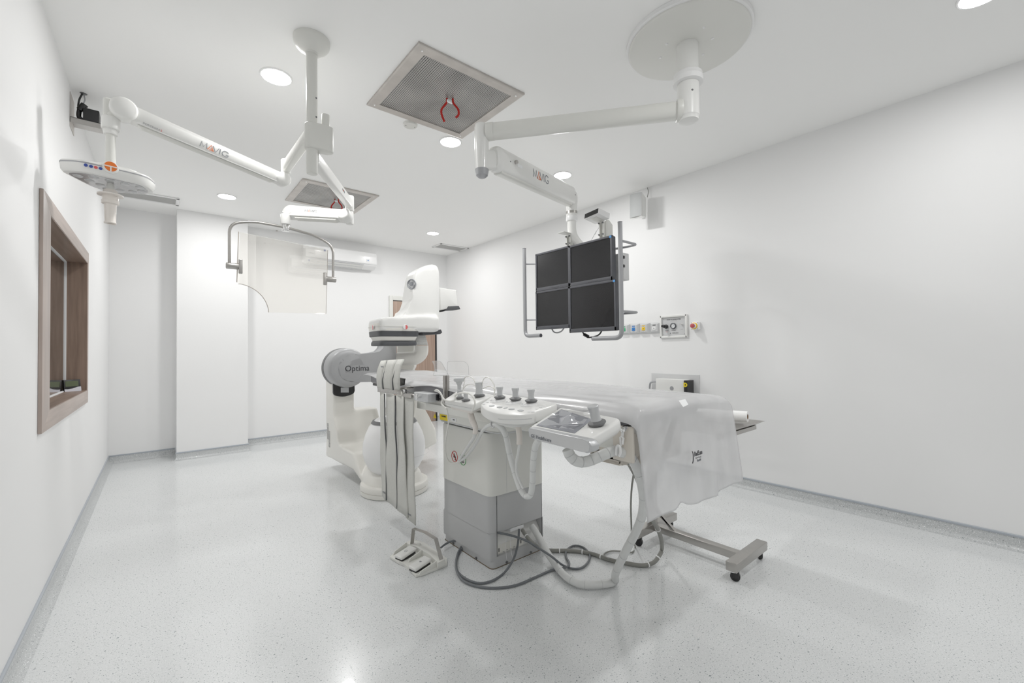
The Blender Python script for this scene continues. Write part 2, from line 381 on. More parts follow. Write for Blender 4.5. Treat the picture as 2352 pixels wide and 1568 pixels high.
# ================================================================== CEILING FITTINGS
def downlight(x, y, label, grp='round ceiling downlights', first=[None]):
    if first[0] is None:
        t = thing('ceiling_downlight', label, 'ceiling light', (x, y, H), grp)
        obj('rim', MB().lathe([(0, .088), (-.004, .088), (-.007, .084), (-.006, .078), (0, .078)], (x, y, H-.0005)), 'bright', t)
        obj('diffuser', MB().lathe([(-.001, .079), (-.006, .0775), (-.008, .06), (-.009, .0)], (x, y, H)), 'glow', t)
        first[0] = t
    else:
        t = copy_tree(first[0]); t.location = (x, y, H); t['label'] = label
    return t
downlight(.535, 2.82, 'round ceiling downlight left of the tall lamp column, nearest on the left')
downlight(.548, 5.33, 'round ceiling downlight near the far left corner, below the long arm')
downlight(1.765, 2.875, 'round ceiling downlight at the corner of the big perforated vent')
downlight(2.93, 2.785, 'round ceiling downlight just right of the monitor arm')
downlight(2.955, 5.30, 'small far downlight before the white square grille')
downlight(2.97, .12, 'ceiling downlight cut by the top edge above the right wall')
for x, y, wt in ((.535, 2.82, 1), (.548, 5.33, 1), (1.765, 2.875, 1), (1.765, 5.33, .8), (2.93, 2.785, 1), (2.955, 5.3, 1), (2.97, .12, .62), (1.765, .2, .85), (.535, .1, .22), (.535, -2.0, .3), (2.97, -2.0, .35)):  # last two, behind the camera, are unseen lamps added for fill
    ld = bpy.data.lights.new('downlight_or_fill_lamp', 'AREA'); ld.shape = 'DISK'; ld.size = .15; ld.energy = 12.3*wt; ld.color = (1, .995, .98)
    lo = bpy.data.objects.new('downlight_or_fill_lamp', ld); COL.objects.link(lo); lo.location = (x, y, H-.016)

def vent(x0, y0, label, rib):
    x1, y1 = x0+.742, y0+.736; z = H-.0005
    t = thing('perforated_ceiling_vent', label, 'ceiling vent', ((x0+x1)/2, (y0+y1)/2, H), 'square perforated ceiling vents')
    b = MB(); fwid = .062
    o = [(x0, y0), (x1, y0), (x1, y1), (x0, y1)]; i_ = [(x0+fwid, y0+fwid), (x1-fwid, y0+fwid), (x1-fwid, y1-fwid), (x0+fwid, y1-fwid)]
    for k in range(4):
        a, c, e2, f = V((*o[k], z)), V((*o[(k+1) % 4], z)), V((*i_[(k+1) % 4], z)), V((*i_[k], z))
        dn = V((0, 0, -.014)); ci = (a+c+e2+f)/4
        b.loft([[a, c, e2, f], [a+dn*.8, c+dn*.8, e2+dn, f+dn], [a+(f-a)*.12+dn, c+(e2-c)*.12+dn, e2+dn, f+dn]], mi=0)
    obj('frame', b, 'galv', t, sharp=20)
    obj('perforated_panel', MB().box((x0+fwid, y0+fwid, z-.009), (x1-fwid, y1-fwid, z-.002)), 'perf', t, flat=True)
    for cx, cy in ((x0+.04, y0+.04), (x1-.04, y0+.04), (x1-.04, y1-.04), (x0+.04, y1-.04)):
        obj('screw', MB().lathe([(0, .007), (-.003, .006), (-.004, .002)], (cx, cy, z-.014), n=12), 'chrome', t)
    # red streamers hung from the panel
    c = V((x0+.39, y0+.33, z-.01)) if rib == 0 else V((x0+.42, y0+.36, z-.01))
    obj('tie', MB().box(c+V((-.02, -.008, -.03)), c+V((.02, .008, -.012)), .004), 'sticker', t)
    for sgn, ln in ((-1, .155), (1, .125)):
        pts = [c+V((sgn*.016, -sgn*.01, -.0)), c+V((sgn*.018, -sgn*.012, -.03)), c+V((sgn*.042, -sgn*.03, -.07)), c+V((sgn*.045, -sgn*.03, -.105)), c+V((sgn*.03, -sgn*.02, -ln))]
        obj('streamer', MB().tube(pts, .0065, smooth=5, rh=.001, upv=(1, -.6, 0)), 'ribbon', t)
vent(1.057, 2.030, 'large perforated metal ceiling vent nearest the camera with two red streamers', 0)
vent(1.043, 4.335, 'perforated metal ceiling vent farther back, behind the shield arm', 1)

def disc(name, x, y, r, label, cat, m='white', holes=False):
    t = thing(name, label, cat, (x, y, H))
    obj('body', MB().lathe([(-.0005, r), (-.012, r*.97), (-.016, r*.9), (-.017, 0)], (x, y, H)), m, t)
    if holes:
        for a in (-.6, .6): obj('screw', MB().lathe([(0, .0035), (-.002, .003)], (x+a*r, y-.3*a*r, H-.017), n=10), 'black', t)
    return t
disc('ceiling_speaker', 1.399, 2.826, .05, 'small round ceiling cover beside the big perforated vent', 'ceiling cover', 'armw', True)
b = MB().lathe([(-.0005, .06), (-.02, .058), (-.035, .045), (-.04, 0)], P(705, 481, Z=H)); tag(obj('smoke_detector', b, 'white'), 'white round detector on the ceiling above the shield arm', 'smoke detector')

def grille(name, x0, y0, x1, y1, label, nsl, along):
    t = thing(name, label, 'ceiling vent', ((x0+x1)/2, (y0+y1)/2, H)); z = H-.0005; f = .03
    b = MB().box((x0, y0, z-.012), (x1, y0+f, z), .003).box((x0, y1-f, z-.012), (x1, y1, z), .003).box((x0, y0, z-.012), (x0+f, y1, z), .003).box((x1-f, y0, z-.012), (x1, y1, z), .003)
    obj('frame', b, 'bright', t); b = MB().box((x0+f, y0+f, z-.003), (x1-f, y1-f, z))
    for i in range(nsl):
        q = (i+.5)/nsl
        if along == 'x': yy = y0+f+(y1-y0-2*f)*q; b.box((x0+f, yy-.002, z-.009), (x1-f, yy+.002, z-.002))
        else: xx = x0+f+(x1-x0-2*f)*q; b.box((xx-.002, y0+f, z-.009), (xx+.002, y1-f, z-.002))
    obj('slats', b, 'grille', t)
grille('linear_ceiling_grille', -.40, 5.69, .168, 5.965, 'long white slotted air grille on the ceiling in the far left corner', 14, 'x')
grille('square_ceiling_grille', 3.32, 5.724, 3.838, 6.0, 'small white framed air grille on the ceiling at the far right corner', 14, 'x')
b = MB().lathe([(-.0005, .012), (-.01, .01), (-.012, 0)], P(636, 529, Z=H), n=12); tag(obj('sprinkler_cap', b, 'galv'), 'tiny metal cap on the ceiling above the shield', 'ceiling cap')

# ================================================================== ARM LOGO
def mavig(parent, at, u, v, size):
    """thin-stroke lettering M A V I G, the A in orange"""
    u, v = V(u).normalized(), V(v).normalized(); v = (v-u*v.dot(u)).normalized(); n = u.cross(v); at = V(at)
    arcg = [(1.45+.5*math.cos(a), .5+.5*math.sin(a)) for a in [R_(40+i*20) for i in range(15)]]
    gl = [(0, [(-2.2, 0), (-2.08, 1), (-1.72, .12), (-1.36, 1), (-1.24, 0)]), (1, [(-1.12, 0), (-.70, 1), (-.28, 0), (-.86, 0), (-.62, .45), (-.45, 0)]), (0, [(-.42, 1), (-.0, 0), (.42, 1)]),
          (0, [(.62, 0), (.62, 1)]), (0, [(x*1.0, y) for x, y in arcg]+[(1.93, .38), (1.5, .38)])]
    k = size*.74; b = MB()
    for mi, pts in gl: b.tube([at+u*x*k*1.05+v*(y-.5)*k+n*.0003 for x, y in pts], k*.058, smooth=0, rh=.0006, upv=tuple(u+v*.37), mi=mi)
    return obj('lettering', b, ('logogrey', 'orange'), parent, flat=True)

def spring_arm(t, A, B, r, wd, side):
    """parallelogram arm body between two pivots; side = unit vector across the arm"""
    A, B = V(A), V(B); d = (B-A).normalized(); side = V(side); side = (side-d*side.dot(d)).normalized(); upn = side.cross(d)
    if upn.z < 0: upn = -upn
    def st(c0, c1, ra, rb):
        o = []
        for i in range(13): a = math.pi/2+math.pi*i/12; o.append(c0+d*math.cos(a)*ra+upn*math.sin(a)*ra)
        for i in range(13): a = -math.pi/2+math.pi*i/12; o.append(c1+d*math.cos(a)*rb+upn*math.sin(a)*rb)
        return o
    poly = st(A, B, r, r*.8)
    b = MB().loft([[p-side*wd*.42+(((A+B)/2-p)*.0) for p in poly], [p-side*wd*.5 for p in st(A, B, r*.96, r*.76)][0:0] or [p-side*wd*.42 for p in poly]], caps=False) if False else MB().prism([p-side*wd/2 for p in poly], side*wd, bev=.006, seg=3)
    obj('spring_arm', b, 'white', t)
    low = [A-upn*r*.98+d*.06, B-upn*r*.8-d*.04, B-upn*r*1.12-d*.06, A-upn*r*1.3+d*.08]
    obj('cable_cover', MB().prism([p-side*wd*.32 for p in low], side*wd*.64, bev=.004), 'armw', t)
    return d, side, upn
def knuckle(b, c, ax, r, w_): return b.lathe([(-w_/2, r*.8), (-w_/2+.004, r*.94), (-w_/2+.01, r), (w_/2-.01, r), (w_/2-.004, r*.94), (w_/2, r*.8)], c, ax, 36)

# ================================================================== LAMP / SHIELD CEILING COLUMN
CXY = V((.616, 2.372, 0))
t = thing('ceiling_column', 'white ceiling column with round canopy and clamp block, left of the big vent', 'ceiling column', (CXY.x, CXY.y, H))
def cz(z): return V((CXY.x, CXY.y, z))
obj('canopy', MB().lathe([(0, .089), (-.012, .089), (-.03, .086), (-.045, .075), (-.06, .055), (-.07, .032), (-.08, .030)], cz(H-.0005), n=48), 'armw', t)
obj('post', MB().cyl(cz(2.125), cz(H-.07), .0275, bev=.004), 'armw', t)
dz = V((.772, -.635, 0))*.055+V((.635, .772, 0))*.03
b = MB(); pr = []
for i in range(13): a = math.pi/2+math.pi*i/12; pr.append((math.cos(a)*.037, math.sin(a)*.037))
for i in range(13): a = -math.pi/2+math.pi*i/12; pr.append((.075+math.cos(a)*.03, math.sin(a)*.03))
du = dz.normalized(); dv = V((-du.y, du.x, 0))
obj('clamp_block', b.prism([cz(2.252)+du*x+dv*y for x, y in pr], (0, 0, .133), bev=.006, seg=3), 'armw', t)
obj('side_tube', MB().cyl(cz(2.36)+dz*1.05, cz(2.452)+dz*1.05, .021, bev=.003), 'armw', t)
for z in (2.52, 2.42): obj('screw', MB().lathe([(0, .005), (.002, .004)], cz(z)+V((.0, -.0276, 0))+V((.015, .004, 0)), (.3, -1, 0), 10), 'dkgrey', t)

# --- examination lamp on its arms
E1 = V((.612, 2.95, 2.345)); LH = V((-.185, 2.87, 0))
t = thing('examination_lamp', 'white examination lamp with orange round badge hanging from long jointed arm at left', 'examination lamp', (LH.x, LH.y, 2.2))
ex0 = cz(2.35)+V((.0, .037, 0))
d1 = (E1-ex0); d1.z = 0; d1.normalize(); sd = V((-d1.y, d1.x, 0))
obj('extension_arm', MB().prism([ex0-sd*.022+V((0, 0, -.03)), E1-sd*.022-V((0, 0, .025)), E1-sd*.022+V((0, 0, .04)), ex0-sd*.022+V((0, 0, .03))], sd*.044, bev=.01, seg=3), 'armw', t)
Ja = P(646, 402, D=E1.dot(fw)-CAM.dot(fw)-.0)
obj('elbow', MB().cyl(E1+V((0, 0, -.03)), E1+V((0, 0, .055)), .028, bev=.005).cyl(E1+V((0, 0, -.10)), E1+V((0, 0, -.03)), .02, bev=.004), 'white', t)
JB = E1+V((-.02, 0, -.075)); 
JA = P(283, 255, D=(V((-.13, 2.88, 0))).dot(V((fw.x, fw.y, 0)))+.0)
d, sdv, un = spring_arm(t, JA, JB, .040, .052, V((.0, -1, 0)))
fs = -sdv if sdv.y > 0 else sdv
knob = MB(); knuckle(knob, JA+fs*.012, fs, .054, .075); obj('pivot_cap', knob, 'white', t)
knob = MB(); knuckle(knob, JB+fs*.006, fs, .042, .068); obj('pivot_cap', knob, 'white', t)
face = fs*.0268
txu = -d if (-d).dot(rt) > 0 else d
mavig(t, JA+(JB-JA)*.52+face+V((0, 0, -.004)), txu, (0, 0, 1), .042)
text('lettering', 'PORTEGRA2', .014, JA+(JB-JA)*.15+face-V((0, 0, .028)), txu, (0, 0, 1), ('softgrey', 'red'), t, mats=[0]*8+[1], extrude=.0004)
jx = LH
obj('end_bracket', MB().box((jx.x-.028, jx.y-.026, JA.z-.10), (jx.x+.03, jx.y+.026, JA.z+.045), .012).cyl((jx.x, jx.y, JA.z-.045), (JA.x, JA.y, JA.z-.0), .03), 'armw', t)
zt = P(252, 270, D=LH.dot(V((fw.x, fw.y, 0)))).z; zb = P(252, 380, D=LH.dot(V((fw.x, fw.y, 0)))).z
obj('swivel', MB().cyl((jx.x, jx.y, zt-.05), (jx.x, jx.y, zt+.01), .036, bev=.006).cyl((jx.x, jx.y, zt-.075), (jx.x, jx.y, zt-.045), .027, bev=.004), 'white', t)
obj('drop_tube', MB().cyl((jx.x, jx.y, zb-.01), (jx.x, jx.y, zt-.06), .019, bev=.003), 'armw', t)
DL = LH.dot(V((fw.x, fw.y, 0)))
# lamp head: flat hexagonal housing
hc = V((jx.x, jx.y, zb-.03)); hu = V((.98, .2, 0)).normalized(); hv = V((-hu.y, hu.x, 0))
out = [(-.178, -.055), (-.098, -.112), (.140, -.068), (.176, .05), (.130, .125), (-.03, .185), (-.085, .13)]
def headring(s, z): return fillet([hc+V((x*s, y*s, z)) for x, y in out], [.03, .05, .05, .03, .05, .05, .06], 5)
obj('housing', MB().loft([headring(.88, -.050), headring(.94, -.047), headring(.985, -.034), headring(1, -.006)]), 'white', t)
obj('rim_line', MB().loft([headring(1.004, -.008), headring(1.004, -.002)]), 'tubeg', t)
obj('lid', MB().loft([headring(1, -.002), headring(.985, .005), headring(.9, .009)]), 'white', t)
obj('top_cover', MB().prism(fillet([hc+V((x, y, .007)) for x, y in ((-.06, -.03), (.10, -.01), (.12, .06), (.07, .11), (-.05, .09))], .03), (0, 0, .028), bev=.007, seg=3), 'white', t)
M['lens'] = mat('lamp_lens', (.36, .36, .37, 1), .15, var=.45, scale=26, coat=.6)
obj('lens', MB().prism(fillet([hc+V((x*.83, y*.83, -.052)) for x, y in out], .03, 4), (0, 0, .006)), 'lens', t)
for x, y in ((-.11, -.035), (-.055, -.055), (0, -.045), (.055, -.035), (.11, -.02), (-.04, .05), (-.02, .11), (.03, .09), (.08, .075), (.115, .04), (-.075, .01)):
    obj('led_lens', MB().lathe([(0, .019), (-.003, .016), (-.005, 0)], hc+V((x, y, -.052)), n=16), 'silver', t)
fo = hc+V((out[1][0], out[1][1], 0)); fn = -hv
obj('badge', MB().lathe([(0, .031), (.008, .029), (.009, .027)], PL(254, 385, fo, fn)-fn*.004, fn, 32), 'white', t)
bp = PL(254, 383, fo, fn)+fn*.0052
obj('badge_print', MB().lathe([(0, .023), (.001, .023)], bp, fn, 32), 'orange', t)
bm_ = Matrix.Translation(bp+fn*.0012) @ Matrix(((hu.x, hv.x, 0), (hu.y, hv.y, 0), (0, 0, 1))).to_4x4()
obj('badge_mark', MB().box((-.026, -.0008, -.0025), (.026, .0005, .0025), mtx=bm_).box((-.0025, -.0008, -.025), (.0025, .0005, .0), mtx=bm_), 'white', t)
for (px_, py_), mm in zip(((197, 379), (209, 382), (220, 384.5), (231, 387)), ('blue', 'blue', 'salmon', 'blue')):
    c = PL(px_, py_, fo, fn)
    obj('control_button', MB().lathe([(-.004, .0068), (.003, .0066), (.0032, .004), (.0018, .0038)], c, fn+V((0, 0, -.1)), 20), mm, t)
zh = zb-.085
b = MB().lathe([(0, .012), (-.045, .018), (-.05, .03), (-.062, .034)], hc+V((0, 0, -.05)), n=28)
obj('handle_socket', b, 'armw', t)
M['pinkish'] = mat('warm_white_plastic', (.74, .69, .64, 1), .3, var=.02, coat=.3)
b = MB().lathe([(0, .024), (-.018, .030), (-.022, .049), (-.028, .049), (-.030, .031), (-.05, .031), (-.054, .034), (-.068, .033), (-.072, .024), (-.155, .021), (-.162, .024), (-.166, .022), (-.164, .014), (-.13, .012)], hc+V((0, 0, -.085)), n=32)
obj('sterile_handle', b, 'pinkish', t)

# --- ceiling shield
E2 = V((1.046, 3.07, 2.243)); SY = 3.40
t = thing('radiation_shield', 'clear ceiling-hung radiation shield with quarter-round cut-out on bent steel frame', 'radiation shield', (.70, SY, 1.45))
ex0 = cz(2.225); d2 = (E2-ex0); d2.z = 0; d2.normalize(); sd = V((-d2.y, d2.x, 0)); ex0 = ex0+d2*.03
obj('extension_arm', MB().prism([ex0-sd*.024+V((0, 0, -.035)), E2-sd*.024+V((0, 0, -.03)), E2-sd*.024+V((0, 0, .035)), ex0-sd*.024+V((0, 0, .035))], sd*.048, bev=.01, seg=3), 'white', t)
text('lettering', 'MAVIG', .02, ex0+(E2-ex0)*.66+V((0, 0, .004))-sd*.0245, d2, (0, 0, 1), ('logogrey', 'orange'), t, mats=[0, 1, 0, 0, 0])
obj('elbow', MB().cyl(E2+V((0, 0, -.05)), E2+V((0, 0, .06)), .030, bev=.006).cyl(E2+V((0, 0, -.145)), E2+V((0, 0, -.05)), .026, bev=.008), 'white', t)
Dp = V((.72, 3.40, 0)).dot(V((fw.x, fw.y, 0)))
SA = P(668, 488, Y=3.42); SB = P(795, 497, D=E2.dot(V((fw.x, fw.y, 0)))-.03)
d, sdv, un = spring_arm(t, SA, SB, .045, .055, V((.3, -1, 0)))
fs = -sdv if sdv.dot(fw) > 0 else sdv
knob = MB(); knuckle(knob, SB+fs*.006, fs, .045, .066); obj('pivot_cap', knob, 'white', t)
knob = MB(); knuckle(knob, SA+fs*.004, fs, .046, .062); obj('pivot_cap', knob, 'white', t)
txu = d if d.dot(rt) > 0 else -d
mavig(t, SA+(SB-SA)*.42+fs*.029, txu, (0, 0, 1), .032)
HX = P(656, 522, Y=SY).x
obj('swivel', MB().cyl((HX, SY, P(656, 516, Y=SY).z), (HX, SY, P(656, 492, Y=SY).z), .033, bev=.006), 'white', t)
obj('hub', MB().cyl((HX, SY, P(656, 531, Y=SY).z), (HX, SY, P(656, 516, Y=SY).z), .025, bev=.003), 'chrome', t)
path = [P(x, y, Y=SY) for x, y in ((527, 612), (527, 513), (579, 508), (656, 522), (723, 541), (765, 565), (765, 640))]
obj('bent_frame', MB().tube(bend(path, .06, 6), .0095, n=14, smooth=0), 'steel', t)
for (x, y, sg) in ((527, 610, 1), (765, 642, -1)):
    c = P(x, y, Y=SY)
    obj('clamp', MB().cyl(c-V((sg*.02, 0, 0)), c+V((sg*.055, 0, 0)), .021, bev=.004), 'steel', t)
    q = c+V((sg*.062, -.012, 0))
    obj('hinge_plate', MB().box(q+V((-.011, -.008, -.048)), q+V((.011, .014, .048)), .004), 'steel', t)
gl = [P(x, y, Y=SY+.01) for x, y in ((548, 532), (753, 573), (749, 722), (617, 717))]
ce = P(545, 652, Y=SY+.01); a = P(617, 717, Y=SY+.01)
poly = [gl[0], gl[1], gl[2], gl[3]]
arc = [P(x, y, Y=SY+.01) for x, y in ((616, 708), (611, 694), (602, 680), (588, 667), (570, 657), (553, 652))]
poly = fillet([gl[0], gl[1], gl[2]], [.015, .015, .01], 3)[:] + [gl[3]] + arc + [P(543, 647, Y=SY+.01)]
obj('lead_glass', MB().prism(poly, (0, .012, 0)), 'leadglass', t)
b = MB(); lp = [P(548, 532, Y=SY+.005), P(544, 648, Y=SY+.005)]; b.tube(lp, .003, n=6, smooth=0)
b.tube([P(548, 652, Y=SY+.005)]+arc[::-1]+[gl[3]+V((0, -.004, 0))], .0025, n=6, smooth=3)
b.tube([P(753, 574, Y=SY+.005), P(749, 720, Y=SY+.005)], .0018, n=6, smooth=0)
obj('glass_edge', b, 'edge', t)

# ================================================================== MONITOR BOOM
BX = V((2.162, 1.136, 0)); EB = V((1.442, 2.008, 2.455))
t = thing('monitor_boom', 'thick white jointed ceiling boom carrying the bank of four black monitors', 'monitor boom', (BX.x, BX.y, H))
def bz(z): return V((BX.x, BX.y, z))
obj('ceiling_plate', MB().lathe([(-.0005, .300), (-.03, .300), (-.034, .297), (-.036, .29), (-.036, 0)], bz(H), n=96), 'armw', t)
obj('plate_ring', MB().lathe([(-.0005, .312), (-.02, .312), (-.024, .306), (-.024, .30)], bz(H), n=96), 'bright', t)
ss = [(.09, .09), (-.10, .06), (.05, -.11), (-.06, -.12), (.13, -.02), (-.03, .14)]
for x, y in ss: obj('screw', MB().lathe([(0, .008), (-.003, .006), (-.004, .002)], bz(H-.036)+V((x, y, 0)), n=12), 'bright', t)
obj('upper_post', MB().cyl(bz(2.60), bz(H-.03), .054), 'white', t)
obj('collar', MB().lathe([(0, .06), (.004, .074), (.03, .075), (.034, .072), (.05, .072), (.056, .066), (.062, .056)], bz(2.588), n=48), 'bright', t)
obj('lower_post', MB().lathe([(0, .035), (.004, .048), (.02, .05), (.025, .054), (.20, .054)], bz(2.39), n=48), 'white', t)
obj('screw', MB().lathe([(0, .006), (.003, .004)], bz(2.53)-V((fw.x, fw.y, 0))*.0535, -V((fw.x, fw.y, 0)), 12), 'dkgrey', t)
dd = (EB-bz(EB.z)); dl = dd.length; dd.normalize()
def bz2(p, z): return V((p.x, p.y, z))
obj('horizontal_arm', MB().loft([ring(bz(2.455)+dd*.045, .040, .046, 32, 2.6, 0, V((-dd.y, dd.x, 0)), (0, 0, 1)), ring(EB-dd*.03, .040, .046, 32, 2.6, 0, V((-dd.y, dd.x, 0)), (0, 0, 1))]), 'armw', t)
obj('arm_flange', MB().cyl(bz(2.455)+dd*.03, bz(2.455)+dd*.062, .0575, bev=.006), 'armw', t); obj('arm_flange', MB().cyl(EB-dd*.075, EB-dd*.03, .05, bev=.006), 'armw', t)
obj('elbow_column', MB().lathe([(.0, .036), (.12, .040), (.125, .041), (.26, .041), (.275, .036), (.285, .02)], bz2(EB, 2.225), n=40), 'white', t)
obj('cap', MB().lathe([(0, .0), (.003, .02), (.015, .034), (.05, .040)], bz2(EB, 2.19)+V((.0, 0, 0)), n=32), 'tubeg', t)
# heavy spring arm down to the rack
S0 = P(1135, 365, D=V((1.50, 2.05, 0)).dot(V((fw.x, fw.y, 0)))+.0)
TC = P(1313, 470, X=2.60); 
S1 = P(1312, 452, X=2.60)
d = (S1-S0).normalized(); side = V((-d.y, d.x, 0)).normalized(); un = side.cross(d); un = un if un.z > 0 else -un
def oct_(c, w_, h_): return ring(c, w_, h_, 40, 3.2, 0, side, un)
obj('spring_arm', MB().loft([oct_(S0-d*.015, .038, .052), oct_(S0, .047, .070), oct_(S0+d*.02, .051, .074), oct_(S1-d*.03, .051, .074), oct_(S1-d*.01, .047, .070), oct_(S1, .038, .052)]), 'white', t)
obj('cable_cover', MB().loft([ring(S0+d*.03-un*.062, .03, .022, 24, 3.5, 0, side, un), ring(S1-d*.06-un*.062, .03, .022, 24, 3.5, 0, side, un)]), 'armw', t)
fs = side if side.dot(fw) < 0 else -side
obj('elbow_link', MB().prism(fillet([bz2(EB, 2.235), bz2(EB, 2.36), S0+un*.05, S0-un*.05], .02, 3), side*.07, bev=.008).bm and MB().loft([ring(bz2(EB, 2.29), .038, .065, 24, 3, 0, V((-d.y, d.x, 0)).normalized(), (0, 0, 1)), ring(S0+d*.02, .038, .055, 24, 3, 0, side, un)]), 'white', t)
mavig(t, S0+(S1-S0)*.45+fs*.0515+un*.004, d, un, .072)
obj('adjuster', MB().cyl(S0+d*.16+fs*.04+un*.01, S0+d*.16+fs*.068+un*.01, .011, bev=.002), 'steel', t)
obj('sticker', MB().box((-.03, -.0006, -.010), (.03, .0006, .010), mtx=Matrix.Translation(S0+d*.215+fs*.0518+un*.0) @ Matrix((d, fs, un)).transposed().to_4x4()), 'sticker', t)
for k in (.09, .97): 
    obj('screw', MB().lathe([(0, .005), (.002, .004)], S0+(S1-S0)*k+fs*.051, fs, 10), 'dkgrey', t)
T0 = P(1313, 470, X=2.615)
obj('rear_knuckle', MB().loft([ring(S1+d*.012, .036, .062, 28, 3, 0, side, un), ring(bz2(T0, S1.z-.015)+d*.02, .045, .07, 28, 3, 0, side, (0, 0, 1))]).cyl(bz2(T0, P(1313, 508, X=2.615).z), bz2(T0, S1.z+.035), .046, bev=.012), 'white', t)
zr = P(1313, 503, X=2.615).z
obj('swivel_ring', MB().cyl(bz2(T0, zr-.02), bz2(T0, zr+.022), .048, bev=.006), 'bright', t)
obj('data_plate', MB().lathe([(0, .0467), (.022, .0467)], bz2(T0, P(1313, 492, X=2.615).z), n=40), 'steel', t)
dt = [bz2(T0, zr-.01), P(1314, 530, X=2.615), P(1320, 548, X=2.63), P(1334, 566, X=2.65), P(1350, 590, X=2.66)]
obj('drop_tube', MB().tube(dt, .036, n=24, smooth=6), 'white', t)
wq = P(1309, 519, X=2.615)-V((fw.x, fw.y, 0))*.0365
b = MB().prism([wq+rt*-.014+V((0, 0, -.012)), wq+rt*.014+V((0, 0, -.012)), wq+V((0, 0, .015))], V((fw.x, fw.y, 0))*.003)
obj('warning_sticker', b, 'orange', t)
# rack carrying the monitors
obj('rack_plate', MB().box((2.602, 2.05, 1.38), (2.632, 2.66, 1.98), .006).box((2.63, 2.28, 1.50), (2.70, 2.44, 1.92), .01), 'armw', t)
obj('rack_box', MB().box((2.63, 1.90, 1.70), (2.70, 2.26, 1.90), .006), 'plate', t)
for z in (1.865, 1.80): obj('connector', MB().box((2.602, 1.893, z-.01), (2.64, 1.905, z+.01), .002), 'black', t)
for y, zt in ((2.40, 2.16), (2.06, 2.19)):
    b = MB().box((2.6015, y-.03, 1.95), (2.612, y+.03, zt-.03), .003).box((2.58, y-.022, 2.036), (2.602, y-.014, zt-.035)).box((2.58, y+.014, 2.036), (2.602, y+.022, zt-.035)).prism([(2.612, y-.03, 1.95), (2.68, y-.03, 1.95), (2.68, y-.03, zt-.05), (2.64, y-.03, zt-.02), (2.612, y-.03, zt-.02)], (0, .008, 0))
    obj('upright_bracket', b, 'armw', t)
    for yy in (y-.018, y+.018):
        for z in (zt-.045, 2.058): obj('bolt', MB().cyl((2.57, yy, z), (2.58, yy, z), .006, n=10), 'dkgrey', t)
obj('bracket_shelf', MB().box((2.50, 2.37, 2.135), (2.62, 2.44, 2.139)), 'armw', t)
def rail(Yr, ztop, zbot, inner):
    c = [(2.52, Yr, ztop), (2.52, Yr, zbot), (2.52, Yr+inner, zbot)]
    obj('handle_rail', MB().tube(bend(c, .055, 7), .0165, n=20, smooth=0), 'tubeg', t)
    obj('end_cap', MB().cyl((2.52, Yr, ztop-.002), (2.52, Yr, ztop+.003), .017, n=20, bev=.001), 'bezel', t)
    q = V((2.52, Yr+inner, zbot)); s_ = 1 if inner > 0 else -1
    obj('end_cap', MB().cyl(q-V((0, .002*s_, 0)), q+V((0, .003*s_, 0)), .0166, n=20, bev=.001), 'bezel', t)
rail(2.875, 2.095, 1.315, -.20)
rail(1.845, 2.09, 1.272, .26)
for z in (1.96, 1.46):
    obj('rail_strut', MB().tube([(2.53, 2.875, z), (2.60, 2.80, z-.0), (2.61, 2.62, z)], .007, n=10, smooth=4), 'tubeg', t)
    obj('rail_strut', MB().tube(bend([(2.52, 1.845, z+.0), (2.72, 1.845, z+.0), (2.72, 1.95, z+.0), (2.68, 2.1, z)], .03), .009, n=10, smooth=0), 'tubeg', t)

# monitors
def monitor(x, y0, y1, z0, z1, label, tilt=0):
    """screen faces -X; y1 is the side towards the back wall"""
    t = thing('display_monitor', label, 'monitor', (x, (y0+y1)/2, z0), 'four black monitors on the boom rack')
    f, fb = .016, .03
    b = MB().box((x, y0, z0), (x+.022, y0+f, z1), .002).box((x, y1-f, z0), (x+.022, y1, z1), .002).box((x, y0, z1-f), (x+.022, y1, z1), .002).box((x, y0, z0), (x+.022, y1, z0+fb), .002)
    obj('bezel', b, 'bezel', t)
    obj('screen', MB().box((x+.006, y0+f-.001, z0+fb-.001), (x+.012, y1-f+.001, z1-f+.001)), 'screen', t, flat=True)
    obj('rear_housing', MB().box((x+.012, y0+.002, z0+.002), (x+.05, y1-.002, z1-.002), .006), 'bezel', t)
    for k in range(8):
        yy = (y0+y1)/2+.01-k*.0125
        obj('button', MB().box((x-.0012, yy-.003, z0+.010), (x+.002, yy+.003, z0+.015), .001), 'black', t)
    obj('power_lamp', MB().box((x-.001, y1-.016, z0+.009), (x+.002, y1-.011, z0+.014), .001), 'softgrey', t)
    return t
MX = 2.55
m1 = monitor(MX, 2.362, 2.765, 1.700, 2.030, 'black monitor at the upper left of the hanging bank of four')
m2 = monitor(MX-.01, 1.933, 2.357, 1.693, 2.022, 'black monitor at the upper right of the bank, blue tag in its top corner')
m3 = monitor(MX, 2.366, 2.769, 1.366, 1.699, 'black monitor at the lower left of the hanging bank of four')
m4 = monitor(MX-.035, 1.888, 2.340, 1.325, 1.690, 'black monitor at the lower right, set forward, blue tag in its top corner')
obj('corner_tag', MB().box((MX-.0115, 1.936, 2.003), (MX-.009, 1.955, 2.020), .002), 'sky', m2)
obj('corner_tag', MB().box((MX-.0365, 1.891, 1.672), (MX-.034, 1.910, 1.688), .002), 'sky', m4)
tag(obj('hanging_cable', MB().tube([(2.60, 2.62, 1.37), (2.60, 2.60, 1.345), (2.60, 2.56, 1.335), (2.60, 2.51, 1.345), (2.60, 2.48, 1.37)], .006, n=8), 'tubeg'), 'short grey cable loop under the lower left monitor', 'cable')
